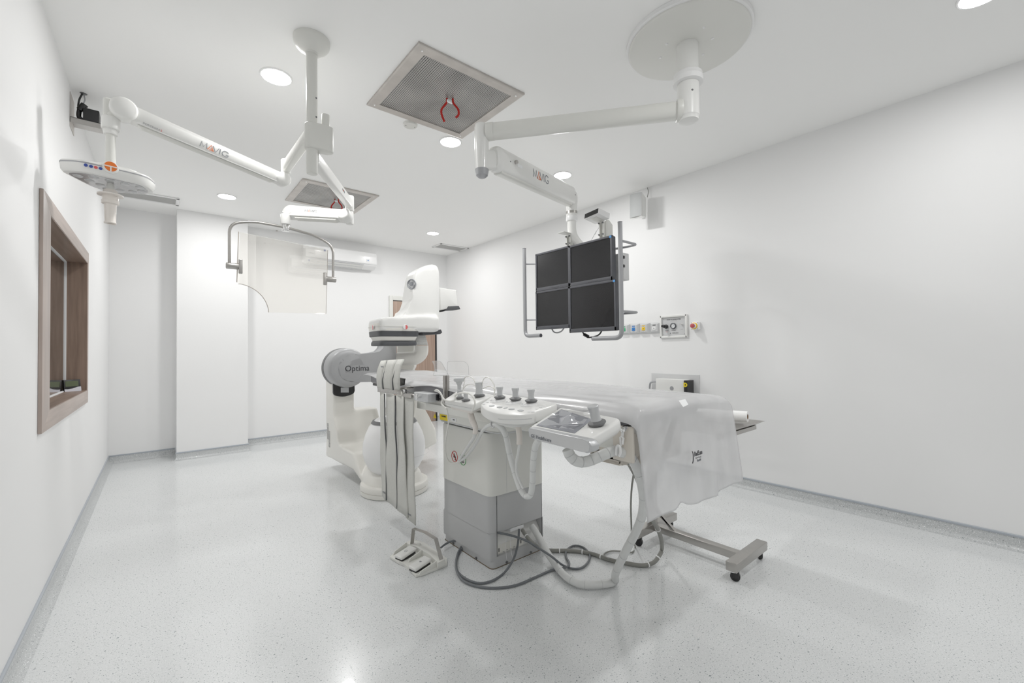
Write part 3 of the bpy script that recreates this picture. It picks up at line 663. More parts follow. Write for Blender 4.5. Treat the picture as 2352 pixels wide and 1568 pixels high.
tag(obj('hanging_cable', MB().tube([(2.60, 2.28, 1.335), (2.60, 2.25, 1.30), (2.60, 2.21, 1.285), (2.60, 2.12, 1.30), (2.60, 2.08, 1.34)], .006, n=8).tube([(2.60, 2.26, 1.31), (2.60, 2.22, 1.292)], .014, n=8, smooth=0), 'black'), 'black cable with a plug sagging under the lower right monitor', 'cable')
t = thing('sensor_bar', 'small white box with black front standing above the upper right monitor', 'sensor', (2.55, 2.06, 2.16))
mt = Matrix.Translation((2.55, 2.075, 2.195)) @ Matrix.Rotation(R_(12), 4, 'Y') @ Matrix.Rotation(R_(-8), 4, 'Z')
obj('body', MB().box((-.055, -.075, -.022), (.06, .075, .022), .003, mtx=mt), 'bright', t)
obj('window', MB().box((-.058, -.073, -.018), (-.054, .073, .018), mtx=mt), 'black', t)
obj('foot', MB().box((-.03, -.03, -.028), (.05, .03, -.02), .002, mtx=mt), 'armw', t)
tag(obj('antenna_wire', MB().tube([(2.60, 2.09, 2.13), (2.59, 2.13, 2.08), (2.585, 2.165, 2.03)], .0025, n=6).tube([(2.592, 2.115, 2.10), (2.589, 2.13, 2.075)], .004, n=6, smooth=0), ['silver']), 'thin wire running down from the sensor to the monitors', 'wire')

def quadbox(b, tl, tr, br, bl, back, bev=.004, mi=0):
    b.prism([tl, tr, br, bl], back, bev=bev, mi=mi); return b
def smoothmesh(o, vox=.008, it=6):
    m = o.modifiers.new('remesh', 'REMESH'); m.mode = 'VOXEL'; m.voxel_size = vox; m.use_smooth_shade = True
    s_ = o.modifiers.new('smooth', 'SMOOTH'); s_.factor = .6; s_.iterations = it
    return o

# ================================================================== WALL ITEMS
# air conditioner
AX0, AX1 = 1.535, 2.528
t = thing('air_conditioner', 'white split air conditioner high on the back wall behind the shield', 'air conditioner', ((AX0+AX1)/2, WB, 2.43))
prof = [(-.001, 2.435), (-.001, 2.672), (-.17, 2.672), (-.195, 2.655), (-.205, 2.60), (-.205, 2.50), (-.19, 2.465), (-.10, 2.425), (-.02, 2.425)]
b = MB().prism([(AX0, WB+y, z) for y, z in prof], (AX1-AX0, 0, 0), bev=.006, seg=3); obj('body', b, 'bright', t)
b = MB().prism([(AX0+.06, WB+y, z) for y, z in ((-.193, 2.462), (-.196, 2.469), (-.106, 2.424), (-.10, 2.419))], (AX1-AX0-.26, 0, 0)); obj('louver', b, 'white', t)
b = MB()
for y, z in ((-.198, 2.469), (-.10, 2.419), (-.15, 2.444)): b.box((AX0+.055, WB+y-.004, z-.004), (AX1-.195, WB+y+.004, z+.003))
b.box((AX0, WB-.2065, 2.483), (AX1, WB-.2045, 2.4865)); obj('louver_gap', b, 'tubeg', t)
fx = lambda x, y: P(x, y, Y=WB-.2065)
obj('sticker', MB().box((AX0-.03, WB-.2075, 2.605), (AX0+.11, WB-.2055, 2.65)), 'sticker', t)
obj('sticker', MB().lathe([(0, .014), (.001, .014)], fx(746, 575), (0, -1, 0), 20), 'blue', t)
obj('sticker', MB().box((AX1-.16, WB-.2075, 2.515), (AX1-.11, WB-.2055, 2.56)), 'sticker', t)
obj('badge', MB().lathe([(0, .008), (.001, .008)], (AX1-.135, WB-.2075, 2.54), (0, -1, 0), 16), 'bluep', t)
text('lettering', 'SAMSUNG', .016, (AX0+.075, WB-.206, 2.545), (1, 0, 0), (0, 0, 1), 'softgrey', t) if False else obj('sticker', MB().box((AX0+.04, WB-.206, 2.543), (AX0+.10, WB-.2055, 2.547)), 'softgrey', t)

# speaker on the right wall
t = thing('wall_speaker', 'white wedge loudspeaker with grey grille high on the right wall', 'loudspeaker', (WR-.1, 2.60, 2.46))
fy0, fy1, fz0, fz1 = 2.525, 2.655, 2.455, 2.70; fxx = 3.655
a0 = P(1447, 497, X=3.64); 
q = [P(1447, 446, X=3.65), P(1474, 440, X=3.64), P(1474, 496, X=3.64), P(1447, 503, X=3.65)]
bk = [q[0]+V((.12, -.04, -.03)), q[1]+V((.12, .03, -.03)), q[2]+V((.12, .03, .02)), q[3]+V((.12, -.04, .02))]
obj('cabinet', MB().loft([q, bk]), 'white', t, sharp=20)
m_ = (q[0]+q[1])/2
ff = []
for k in range(7):
    s = k/6; bow = math.sin(s*math.pi)*.012
    ff.append((q[0].lerp(q[1], s)+V((-bow-.002, 0, -.004)), q[3].lerp(q[2], s)+V((-bow-.002, 0, .006))))
obj('grille', MB().grid([[a for a, c in ff], [c for a, c in ff]]), 'spkgrille', t)
obj('badge', MB().box(P(1457, 473, X=3.636)-V((.001, .005, .007)), P(1457, 473, X=3.636)+V((.001, .005, .007))), 'bright', t)
obj('bracket', MB().box((3.76, 2.53, 2.55), (WR-.0005, 2.56, 2.60), .003), 'armw', t)
tag(obj('speaker_cable', MB().tube([P(1487, 431, X=WR-.006), P(1489, 440, X=WR-.03), P(1487, 452, X=3.80), q[1]+V((.10, .0, -.02))], .0035, n=8), 'cable2'), 'thin grey cable from the ceiling edge down to the wall loudspeaker', 'cable')

# gas outlets
def outlet(yc, zc, colr, label):
    t = thing('gas_outlet', label, 'gas outlet', (WR, yc, zc-.055), 'gas outlets in a row on the right wall')
    h, w2 = .055, .066
    o = [V((WR-.0005, yc+w2, zc-h)), V((WR-.0005, yc-w2, zc-h)), V((WR-.0005, yc-w2, zc+h)), V((WR-.0005, yc+w2, zc+h))]
    i_ = [V((WR-.035, yc+.036, zc-.036)), V((WR-.035, yc-.036, zc-.036)), V((WR-.035, yc-.036, zc+.038)), V((WR-.035, yc+.036, zc+.038))]
    obj('housing', MB().loft([o, i_]), 'plate', t, sharp=15)
    X = WR-.0355
    obj('socket', MB().box((X-.004, yc-.019, zc-.022), (X, yc+.019, zc+.012), .002), colr, t)
    obj('nameplate', MB().box((X-.001, yc-.017, zc+.022), (X, yc+.017, zc+.030)), 'ink' if colr == 'bright' else colr, t)
    obj('port', MB().lathe([(0, .005), (.001, .005)], (X-.004, yc, zc-.005), (-1, 0, 0), 14), 'ink', t)
    for dz in (-.030, .016): obj('screw', MB().lathe([(0, .002), (.001, .002)], (X, yc, zc+dz), (-1, 0, 0), 8), 'ink', t)
z0 = 1.398
for y, c, n in ((2.79, 'green', 'gas outlet with green socket, half hidden behind the monitor rail'), (2.668, 'bluep', 'wall gas outlet with blue socket'), (2.545, 'yellow', 'wall gas outlet with yellow socket'), (2.425, 'bright', 'gas outlet with white socket next to the gauge panel')):
    outlet(P({'green': 1433, 'bluep': 1455, 'yellow': 1478, 'bright': 1502.5}[c], 753, X=WR-.035).y, z0, c, n)
# gauge panel
GY0, GY1, GZ0, GZ1 = 2.067, 2.352, 1.292, 1.512
t = thing('gas_purging_panel', 'framed grey gas purging panel with black knob and round gauge', 'control panel', (WR, (GY0+GY1)/2, GZ0))
fwd = .02; xx = WR-.0005
b = MB().box((xx-.022, GY0, GZ0), (xx, GY0+fwd, GZ1), .004).box((xx-.022, GY1-fwd, GZ0), (xx, GY1, GZ1), .004).box((xx-.022, GY0+.003, GZ1-fwd), (xx, GY1-.003, GZ1), .004).box((xx-.022, GY0+.003, GZ0), (xx, GY1-.003, GZ0+fwd), .004)
obj('frame', b, 'white', t)
obj('face_plate', MB().box((xx-.006, GY0+fwd, GZ0+fwd), (xx, GY1-fwd, GZ1-fwd)), 'plate', t)
X = xx-.0062; U, W_ = V((0, -1, 0)), V((0, 0, 1))
gp = lambda px, py: P(px, py, X=X)
yc = (GY0+GY1)/2
text('lettering', 'EXCESS GAS PURGING SYSTEM', .0135, (X, yc, GZ1-.043), U, W_, 'ink', t, sx=.78, off=.0004)
text('lettering', 'FOR OPERATION ROOM', .006, (X, yc, GZ1-.056), U, W_, 'softgrey', t)
text('lettering', 'GAS CONTROL', .0085, (X, yc+.075, GZ0+.072), U, W_, 'ink', t, sx=.7)
text('lettering', 'ON / OFF', .006, (X, yc+.075, GZ0+.060), U, W_, 'salmon', t, sx=.8)
text('lettering', 'GAS PRESSURE', .0085, (X, yc+.002, GZ0+.073), U, W_, 'ink', t, sx=.8)
text('lettering', 'OUTLET', .0085, (X, yc-.083, GZ0+.080), U, W_, 'softgrey', t, sx=.8)
obj('emblem', MB().lathe([(0, .006), (.0005, .006)], (X, yc+.036, GZ0+.045), (-1, 0, 0), 20), 'logogrey', t)
text('lettering', 'Q-Microtherm', .0115, (X, yc-.015, GZ0+.047), U, W_, 'ink', t, sx=.95, off=.0003)
kc = V((X, yc+.078, GZ0+.112))
obj('knob', MB().lathe([(0, .021), (.01, .021), (.012, .017), (.045, .017), (.048, .012), (.075, .012), (.078, .009)], kc, (-1, 0, .05), 28), 'black', t)
gc = V((X, yc+.002, GZ0+.115))
obj('gauge_ring', MB().lathe([(0, .029), (.012, .029), (.014, .026), (.013, .021), (.008, .021)], gc, (-1, 0, 0), 40, caps=False), 'bezel', t)
obj('gauge_dial', MB().lathe([(0, .0215), (.007, .0215)], gc, (-1, 0, 0), 32), 'sticker', t)
obj('gauge_needle', MB().tube([gc+V((-.0078, .008, -.008)), gc+V((-.0078, -.009, .009))], .0008, n=6, smooth=0), 'ink', t)
oc = V((X, yc-.088, GZ0+.125))
obj('hose_outlet', MB().lathe([(0, .010), (.012, .010), (.014, .005), (.038, .0055), (.04, .004)], oc, (-1, .0, .03), 20), 'chrome', t)
for yy in (GY0+.035, GY1-.035):
    for zz in (GZ0+.036, GZ1-.036): obj('screw', MB().lathe([(0, .003), (.0015, .002)], (X, yy, zz), (-1, 0, 0), 10), 'logogrey', t)
# emergency stop
ec = P(1596, 748, X=WR-.04); ec = V((WR, ec.y, ec.z))
t = thing('emergency_stop', 'red emergency stop button on yellow collar, right of the gauge panel', 'emergency button', (WR, ec.y, ec.z-.04))
obj('box', MB().box((WR-.045, ec.y-.036, ec.z-.036), (WR-.0005, ec.y+.036, ec.z+.036), .008), 'bright', t)
obj('collar', MB().lathe([(0, .031), (.006, .031), (.008, .028)], (WR-.045, ec.y+.004, ec.z), (-1, 0, 0), 32), 'yellow', t)
obj('guard', MB().lathe([(0, .024), (.02, .024), (.021, .021), (.008, .02)], (WR-.053, ec.y+.004, ec.z), (-1, 0, 0), 32, caps=False), 'bright', t)
obj('button', MB().lathe([(0, .012), (.016, .012), (.018, .020), (.03, .020), (.034, .014), (.034, 0)], (WR-.053, ec.y+.004, ec.z), (-1, 0, 0), 32), 'pinkred', t)
for a in (-1, 1):
    for c in (-1, 1): obj('screw', MB().lathe([(0, .0032), (.001, .0032)], (WR-.045, ec.y+a*.029, ec.z+c*.029), (-1, 0, 0), 10), 'logogrey', t)

# grey plate with white supply box behind the table
PY0, PY1 = 1.965, 2.463
t = thing('wall_supply_unit', 'white box with black strip and yellow-green mark on grey wall plate behind the table', 'supply unit', (WR, 2.2, .62))
obj('back_plate', MB().box((WR-.008, PY0, .52), (WR-.0005, PY1, .943), .003), 'plate', t)
q = [P(1506, 869, X=WR-.11), P(1572, 872, X=WR-.11), P(1572, 958, X=WR-.11), P(1506, 958, X=WR-.11)]
ya, yb, za = q[0].y, q[1].y, q[0].z
obj('box', MB().box((WR-.11, yb, .60), (WR-.008, ya, za), .004), 'white', t)
obj('strip', MB().box((WR-.125, yb-.035, .60), (WR-.008, yb, za-.004), .003), 'black', t)
text('marking', 'D', .045, (WR-.1262, yb-.017, za-.045), U, W_, 'hazard', t, off=.004)
obj('vent', MB().lathe([(0, .02), (.001, .02)], (WR-.1105, (ya+yb)/2-.02, za-.085), (-1, 0, 0), 20), 'tubeg', t)
tag(obj('power_cord', MB().tube([P(1508, 876, X=WR-.06), P(1498, 877, X=WR-.05), P(1493, 882, X=WR-.04), P(1492, 905, X=WR-.03), P(1494, 930, X=WR-.02)], .009, n=10), 'tubeg'), 'grey cord looping from the left side of the white supply box', 'cord')

# bracket shelf with power adapter on the left wall
sy0 = 3.70; sz = P(163, 275, X=WL).z+.0
t = thing('bracket_shelf', 'small steel L-shaped bracket shelf high on the left wall', 'shelf', (WL, sy0, sz))
sw = P(232, 297, Z=sz-.03).x-WL
obj('shelf_plate', MB().box((WL+.001, sy0, sz-.003), (WL+sw, sy0+.16, sz)).box((WL+.001, sy0, sz-.035), (WL+sw, sy0+.002, sz)), 'steel', t)
obj('upright_plate', MB().box((WL+.0005, sy0, sz-.06), (WL+.003, sy0+.16, H-.03)), 'galv', t)
a = thing('power_adapter', 'black power adapter standing on the small steel wall shelf', 'adapter', (WL+.13, sy0+.05, sz))
ax0, ax1 = P(190, 285, Y=sy0+.02).x, P(228, 290, Y=sy0+.02).x
obj('body', MB().box((ax0, sy0+.02, sz+.0005), (ax1, sy0+.12, sz+.085), .005), 'black', a)
tag(obj('adapter_cable', MB().tube([(ax0, sy0+.05, sz+.02), (WL+.06, sy0+.045, sz+.012), (WL+.035, sy0+.05, sz+.03), (WL+.04, sy0+.05, sz+.09)], .012, n=10).tube([(WL+.04, sy0+.045, sz+.07), (WL+.062, sy0+.04, sz+.11)], .018, n=10, smooth=0).tube([(WL+.03, sy0+.05, sz+.06), (WL+.035, sy0+.05, sz+.13), (WL+.05, sy0+.05, H-.002)], .005, n=8), 'black'), 'tangle of black plug and cable above the small wall shelf', 'cable')
tag(obj('ceiling_wires', MB().tube([(WL+.052, sy0+.045, sz+.11), (WL+.062, sy0+.04, sz+.14), (WL+.055, sy0+.05, H-.002)], .0035, n=8), 'tubeg'), 'thin grey wires dropping from the ceiling hole above the adapter', 'wire')
tag(obj('ceiling_hole', MB().lathe([(-.0005, .018), (-.003, .016), (-.003, 0)], (WL+.055, sy0+.05, H), n=16), 'dkgrey'), 'dark cable hole in the ceiling above the wall shelf', 'cable hole')

# thermometer on the window sill
t = thing('thermometer', 'black and white digital thermometer standing on the wooden window sill', 'thermometer', (-.475, 4.4, WZ0+.004))
zb_ = WZ0+.0045; A_, B_ = P(150, 900, Z=zb_), P(190, 898, Z=zb_)
B_ = V((-.436, 4.418, zb_)); A_ = V((-.5135, 4.362, zb_)); uu = (B_-A_).normalized(); ln = (B_-A_).length; nn = V((-uu.y, uu.x, 0))
hh = .083
b = MB().prism([A_, B_, B_+V((0, 0, hh))+nn*.01, A_+V((0, 0, hh))+nn*.01], nn*.014, bev=.001); obj('case', b, 'black', t)
def tp(s, z): return A_+uu*ln*s+V((0, 0, hh*z))+nn*(.01*z)-nn*.001
obj('display', MB().prism([tp(.08, .42), tp(.86, .42), tp(.86, .88), tp(.08, .88)], -nn*.001), 'lcd', t)
obj('lower_bezel', MB().prism([tp(0, 0), tp(1, 0), tp(1, .37), tp(.8, .36), tp(.5, .24), tp(.2, .2), tp(0, .22)], -nn*.003), 'clockw', t)

# ================================================================== C-ARM
ISO = V((1.577, 3.535, 0)); DI = ISO.dot(V((fw.x, fw.y, 0)))
def iz(y, x=903): return P(x, y, D=DI).z
t = thing('c_arm_gantry', 'cream and grey floor-mounted X-ray C-arm with large detector head behind the table', 'x-ray machine', (ISO.x, ISO.y, 0))
def at(z): return V((ISO.x, ISO.y, z))
obj('floor_disk', MB().lathe([(0.0005, .272), (.004, .275), (.006, .282), (.038, .282), (.040, .277), (.043, .277), (.046, .284), (.075, .284), (.085, .278), (.09, .265), (.092, 0)], at(0), n=72), 'cream', t)
for px, py in ((870, 1110), (962, 1088)):
    c = P(px, py, Z=.093); obj('cap', MB().lathe([(0, .02), (.004, .018), (.005, 0)], c, n=16), 'bright', t)
# L-shaped foot and column on the left
X0 = 1.345
side = [P(x, y, X=X0) for x, y in ((747, 960), (764, 965), (777, 1023), (811, 1040), (832, 1108), (834, 1122), (812, 1079), (747, 1048))]
pr = [(p.y, p.z) for p in side]
ye = ISO.y+.10
foot = [(4.66, .60), (4.46, .60), (pr[2][0], pr[2][1]), (pr[3][0], pr[3][1]), (pr[4][0], pr[4][1]), (ye-.1, .13), (ye-.1, .045), (pr[5][0]-.02, .045), (pr[6][0], pr[6][1]), (pr[7][0], pr[7][1])]
b = MB().prism([(X0, y, z) for y, z in foot], (.46, 0, 0), bev=.02)
xr = P(815, 930, Y=4.44).x
b.box((X0, 4.44, .40), (xr, P(747, 930, X=X0).y, 1.02), .025)
b.loft([ring((ISO.x, ISO.y+.02, .06), .255, .27, 32, 2.2), ring((ISO.x-.0, ISO.y+.05, .16), .22, .24, 32, 2.4), ring((ISO.x, ISO.y+.12, .22), .16, .18, 32, 2.4)])
o = obj('foot_and_column', b, 'cream', t); smoothmesh(o, .014, 4)
obj('seam', MB().box((X0-.0015, 4.438, P(764, 966, X=X0).z-.001), (xr+.0015, 4.66, P(764, 966, X=X0).z+.001)), 'armw', t)
obj('black_panel', MB().prism(fillet([P(x, y, Y=4.425) for x, y in ((765, 872), (815, 872), (815, 903), (790, 912), (766, 908))], [0, 0, .03, .06, .03]), (0, .03, 0), bev=.004), 'black', t)
obj('data_plate', MB().prism([P(x, y, Y=4.422) for x, y in ((783, 890), (801, 890), (801, 901), (783, 901))], (0, .003, 0)), 'silver', t)
# instruction text column on the side of the pillar
cb = P(756, 1000, X=X0-.001)
for k in range(3):
    text('printed_text', '\n'.join(['WARNING DO NOT']*14), .012, P(753+k*3.5, 990+k*18, X=X0-.0015), (0, -1, 0), (0, 0, 1), 'softgrey', t, extrude=.0002, sx=.45) if k < 2 else None
# drum and Optima arm
YF = 4.30
dc = P(806, 846, Y=YF); 
obj('pivot_drum', MB().lathe([(0, .194), (.13, .194), (.155, .190), (.175, .180), (.185, .165), (.19, .14), (.19, 0)], V((dc.x-.012, YF+.19, dc.z+.004)), (0, -1, 0), 72), 'optima', t)
obj('drum_rim', MB().lathe([(0, .198), (.055, .198), (.06, .194)], V((dc.x-.012, YF+.245, dc.z+.004)), (0, -1, 0), 72), 'dkgrey', t)
arm = [P(x, y, Y=YF) for x, y in ((912, 779), (912, 873), (880, 876), (806, 878))]
rr = (dc.z-arm[3].z)
for i in range(1, 12): a = -math.pi/2-math.pi*i/12; arm.append(dc+V((math.cos(a)*rr, 0, math.sin(a)*rr)))
arm += [P(x, y, Y=YF) for x, y in ((806, 813), (862, 812), (874, 809), (882, 801), (886, 790), (888, 779))]
obj('swing_arm', MB().prism(arm, (0, .17, 0), bev=.012, seg=3), 'optima', t)
text('lettering', 'Optima', .080, P(821, 846, Y=YF-.002), (1, 0, 0), (0, 0, 1), 'ink', t, sx=.98, spacing=1.02)
# C arc
az = R_(33); q = V((math.sin(az), math.cos(az), 0)); pn = V((-q.y, q.x, 0)); zc = 1.04; RC = .80
rings = []
for k in range(41):
    a = R_(-92+132*k/40); rad = (q*math.cos(a)+V((0, 0, math.sin(a)))); c = at(zc)+rad*RC
    w2, h2 = .085, .055
    if k < 8: w2 = .085+.06*(8-k)/8
    rings.append(ring(c, w2, h2, 20, 5, 0, pn, rad))
obj('c_arc', MB().loft(rings), 'cream', t)
fl = [P(x, y, Y=4.05) for x, y in ((952, 905), (966, 922), (985, 955), (1003, 985), (1006, 1018), (965, 1040), (952, 1036), (950, 960))]
b = MB().prism(fl, (0, .30, 0), bev=.03, seg=3); obj('arc_carriage', b, 'cream', t)
blk = [P(x, y, D=4.12) for x, y in ((911, 813), (952, 813), (952, 842), (945, 856), (911, 856))]
obj('arc_mount', MB().prism(blk, V((fw.x, fw.y, 0))*.10, bev=.012), 'cream', t)
obj('arc_mount_upper', MB().prism([P(x, y, D=4.05) for x, y in ((913, 785), (952, 785), (949, 815), (912, 815))], V((fw.x, fw.y, 0))*.12, bev=.006), 'armw', t)
hp = [P(x, y, D=3.93) for x, y in ((957, 758), (962, 772), (968, 793), (967, 810), (956, 821), (940, 823), (914, 824))]
obj('cable_elbow', MB().tube(hp[2:], .062, n=28, smooth=7), 'cream', t)
b = MB()
rp = catmull(hp[:3], 8); 
rgs = []
for i in range(len(rp)-1):
    ax = (rp[i+1]-rp[i]); 
    for kk, r_ in ((0, .058), (.5, .064)): rgs.append(ring(rp[i]+ax*kk, r_, r_, 24, 2, 0, V((rt.x, rt.y, 0)), ax.normalized().cross(V((rt.x, rt.y, 0)))))
obj('corrugated_hose', b.loft(rgs), 'white', t, sharp=60)
# detector head
n5 = V((-.09, -.996, 0)).normalized(); q5 = V((-n5.y, n5.x, 0)).normalized()
if q5.x < 0: q5 = -q5
def DP(x, y, off): return PL(x, y, at(1.3)+n5*off, n5)
hw = .18
body = [DP(x, y, hw) for x, y in ((873, 762), (873, 735), (877, 729), (890, 727), (935, 727), (975, 724), (1012, 724), (1012, 762))]
tower = [DP(x, y, .115) for x, y in ((925, 742), (1012, 750), (1012, 626), (1009, 611), (1000, 605), (984, 607), (968, 613), (957, 622), (952, 634), (950, 655), (949, 690), (944, 710), (934, 722), (920, 728))]
wedge = [DP(x, y, .115) for x, y in ((905, 735), (905, 727), (924, 724), (937, 712), (945, 692), (960, 690), (975, 735))]
b = MB().prism(body, -n5*.36, bev=.03, seg=3).prism(tower, -n5*.25, bev=.03, seg=3).prism(wedge, -n5*.25)
o = obj('detector_cover', b, 'white', t); smoothmesh(o, .009, 10)
for m_ in o.modifiers: 
    if m_.type == 'SMOOTH': m_.factor = .9
obj('cover_seam', MB().loft([ring(at(iz(752)), hw*1.0+.002, hw*1.0+.002, 48, 9, 0, q5, n5), ring(at(iz(751)), hw+.002, hw+.002, 48, 9, 0, q5, n5)]), 'armw', t)
def dr(y, s, p=7): return ring(at(iz(y)), hw*s, hw*s, 48, p, 0, q5, n5)
obj('detector_skirt', MB().loft([dr(762, .97), dr(758, .99), dr(750, 1.0), dr(744, .99)]), 'cream', t)
obj('bumper', MB().loft([dr(774, .93), dr(773, .97), dr(762, .985), dr(760.5, .96)]), 'charcoal', t)
obj('detector_neck', MB().loft([dr(784, .83), dr(773, .93)]), 'cream', t)
obj('lower_bumper', MB().loft([dr(794, .86), dr(793, .90), dr(789, .905), dr(785.5, .89), dr(783, .86)]), 'charcoal', t)
obj('rear_bumper', MB().prism([DP(x, y, .10) for x, y in ((968, 762), (1012, 759), (1013, 756), (1016, 763), (1012, 767), (972, 769))], -n5*.24, bev=.003), 'charcoal', t)
for px, py in ((931, 751), (0, 0)):
    if px: c = DP(px, py, hw*1.035); ax = n5
    else: c = PL(857, 752, at(1.3)-q5*(hw*1.035), q5); ax = -q5
    obj('collision_sensor', MB().lathe([(0, .022), (.004, .02), (.005, .016)], c, ax, 28), 'bright', t)
    sd_ = q5 if px else n5
    half = [c+ax*.0055]+[c+ax*.0055+sd_*math.cos(a)*.0195+V((0, 0, math.sin(a)*.0195)) for a in [(-math.pi/2+math.pi*i/10) for i in range(11)]]
    obj('sensor_mark', MB().prism(half, ax*.0006), 'salmon', t)
# emblem on the rounded shoulder of the tower
eax = (-q5*.80+n5*.6).normalized(); ec_ = DP(948, 653, .085)+eax*.014
eu = V((-eax.y, eax.x, 0)).normalized(); eu = eu if eu.dot(rt) > 0 else -eu
obj('emblem', MB().lathe([(0, .047), (.006, .046), (.007, .040), (.004, .038)], ec_, eax, 40), 'silver', t)
b = MB()
for r_ in (.041,):
    pts = [ec_+eax*.0085+eu*math.cos(a)*r_+V((0, 0, math.sin(a)*r_)) for a in [2*math.pi*i/40 for i in range(41)]]; b.tube(pts, .0022, n=6, smooth=0, caps=False)
for k in range(4):
    a0 = k*math.pi/2+.4; pts = []
    for i in range(9): a = a0+i*.12; r_ = .036-.0016*i*(1 if i < 5 else .5); pts.append(ec_+eax*.0085+eu*math.cos(a)*r_+V((0, 0, math.sin(a)*r_)))
    b.tube(pts, .0018, n=6, smooth=0)
obj('emblem_ring', b, 'logogrey', t)
text('lettering', 'GE', .040, ec_+eax*.0075, eu, (0, 0, 1), 'logogrey', t, off=.0008, sx=.85, spacing=.8, extrude=.001)
# rear box on the tower
b = MB().prism([PL(x, y, at(1.3)-n5*.10, n5) for x, y in ((1010, 660), (1049, 666), (1049, 694), (1052, 702), (1052, 706), (1012, 712))], -n5*.16, bev=.008, seg=3)
obj('rear_box', b, 'white', t)
obj('rear_box_bumper', MB().prism([PL(x, y, at(1.3)-n5*.09, n5) for x, y in ((1027, 709), (1030, 703), (1054, 702), (1058, 710), (1030, 711), (1020, 715))], -n5*.17, bev=.003), 'charcoal', t)
# tube housing
def TZ(y): return iz(y)
prf = [(TZ(1093), .03), (TZ(1090), .10), (TZ(1080), .17), (TZ(1068), .215), (TZ(1050), .248), (TZ(1030), .262), (TZ(1010), .257), (TZ(992), .238), (TZ(975), .208), (TZ(962), .165), (TZ(955), .12), (TZ(950), .10)]
obj('tube_housing', MB().lathe([(z, r_) for z, r_ in prf], at(0), n=64), 'bright', t)
obj('housing_seam', MB().lathe([(TZ(1038)-.001, .2625), (TZ(1038)+.001, .2625)], at(0)+V((0, 0, .0)), V((.12, .0, 1)), n=64, caps=False), 'plate', t)
obj('collimator_band', MB().lathe([(TZ(969), .193), (TZ(963), .178)], at(0)+V((0, 0, .004)), n=48), 'dkgrey', t)
obj('collimator', MB().lathe([(TZ(956), .10), (TZ(942), .09), (TZ(935), .07)], at(0), n=48), 'cream', t)

# ================================================================== PATIENT TABLE
t = thing('patient_table', 'grey and cream pedestal of the catheterisation table with long floating top', 'table', (1.6, 2.15, 0))
def rr_(x0, x1, y0, y1, z, r): return fillet([V((x0, y0, z)), V((x1, y0, z)), V((x1, y1, z)), V((x0, y1, z))], r, 6)
PX0, PX1, PY0_, PY1_ = 1.385, 1.80, 1.888, 2.41
obj('base_skirt', MB().loft([rr_(PX0+.02, PX1-.02, PY0_+.012, PY1_, 0.001, .03), rr_(PX0+.02, PX1-.02, PY0_+.012, PY1_, .06, .03)]), 'pgrey', t)
obj('floor_sealant', MB().loft([rr_(PX0+.016, PX1-.016, PY0_+.008, PY1_+.004, 0.0005, .03), rr_(PX0+.018, PX1-.018, PY0_+.010, PY1_+.002, .003, .03)]), 'rust', t)
LZ0, CZ = .045, .19
xs = PX0+.055
obj('lower_cover', MB().loft([rr_(PX0+.008, PX1-.008, PY0_+.014, PY1_, CZ, .045), rr_(PX0+.008, PX1-.008, PY0_+.014, PY1_, .42, .045)]), 'pgrey', t)
cr = fillet([V((PX0+.008, PY1_, LZ0)), V((PX0+.008, PY0_+.014, LZ0)), V((xs, PY0_+.014, LZ0)), V((xs, PY0_+.03, LZ0)), V((xs, PY1_, LZ0))], [.045, .045, 0, 0, 0], 6)
obj('side_cover', MB().loft([cr, [p+V((0, 0, CZ-LZ0+.001)) for p in cr]]), 'pgrey', t)
obj('corner_strip', MB().box((PX1-.022, PY0_+.016, LZ0), (PX1-.008, PY1_, CZ), .003), 'pgrey', t)
obj('access_panel', MB().box((xs+.004, PY0_+.0105, CZ+.001), (PX1-.022, PY0_+.02, .4), .003), 'pgrey', t)
obj('panel_seam', MB().box((xs-.001, PY0_+.0125, LZ0), (xs+.002, PY0_+.02, .41)).box((PX1-.021, PY0_+.0125, LZ0), (PX1-.018, PY0_+.02, .41)), 'dkgrey', t)
yc_ = PY0_+.03
obj('connector_box', MB().prism([(xs+.002, yc_, LZ0+.01), (xs+.002, yc_, .12), (xs+.002, yc_+.05, CZ), (xs+.002, yc_+.1, CZ), (xs+.002, yc_+.1, LZ0+.01)], (PX1-xs-.026, 0, 0), bev=.003), 'white', t)
pq = lambda px, py: P(px, py, Y=yc_-.002)
obj('connector_plate', MB().prism(fillet([(xs+.012, yc_-.002, LZ0+.018), (xs+.205, yc_-.002, LZ0+.018), (xs+.205, yc_-.002, .112), (xs+.012, yc_-.002, .112)], .012), (0, .003, 0), bev=.001), 'cream', t)
for x in (xs+.024, xs+.185): obj('latch', MB().box((x-.003, yc_-.004, .075), (x+.003, yc_-.001, .095), .001), 'ink', t)
for k in range(5): obj('rating_label', MB().box((xs+.05+k*.026, yc_-.003, .066+.003*(k % 2)), (xs+.062+k*.026, yc_-.0015, .069+.003*(k % 2))), 'softgrey', t)
obj('socket_bar', MB().box((xs+.10, yc_-.012, .165), (xs+.20, yc_+.03, .185), .003), 'sticker', t)
for x in (PX0+.12, PX0+.30): obj('bolt', MB().cyl((x, PY0_+.004, .012), (x, PY0_+.014, .012), .007, n=10), 'dkgrey', t)
for y in (2.05, 2.30): obj('bolt', MB().cyl((PX0+.012, y, .012), (PX0+.022, y, .012), .007, n=10), 'dkgrey', t)
obj('upper_cover', MB().loft([rr_(PX0, PX1, PY0_, PY1_, .398, .055), rr_(PX0, PX1, PY0_, PY1_, .734, .055), rr_(PX0+.004, PX1-.004, PY0_+.004, PY1_-.004, .740, .052)]), 'shell', t)
obj('cover_seam', MB().box((xs+.062, PY0_-.0008, .40), (xs+.0635, PY0_+.001, .735)), 'plate', t)
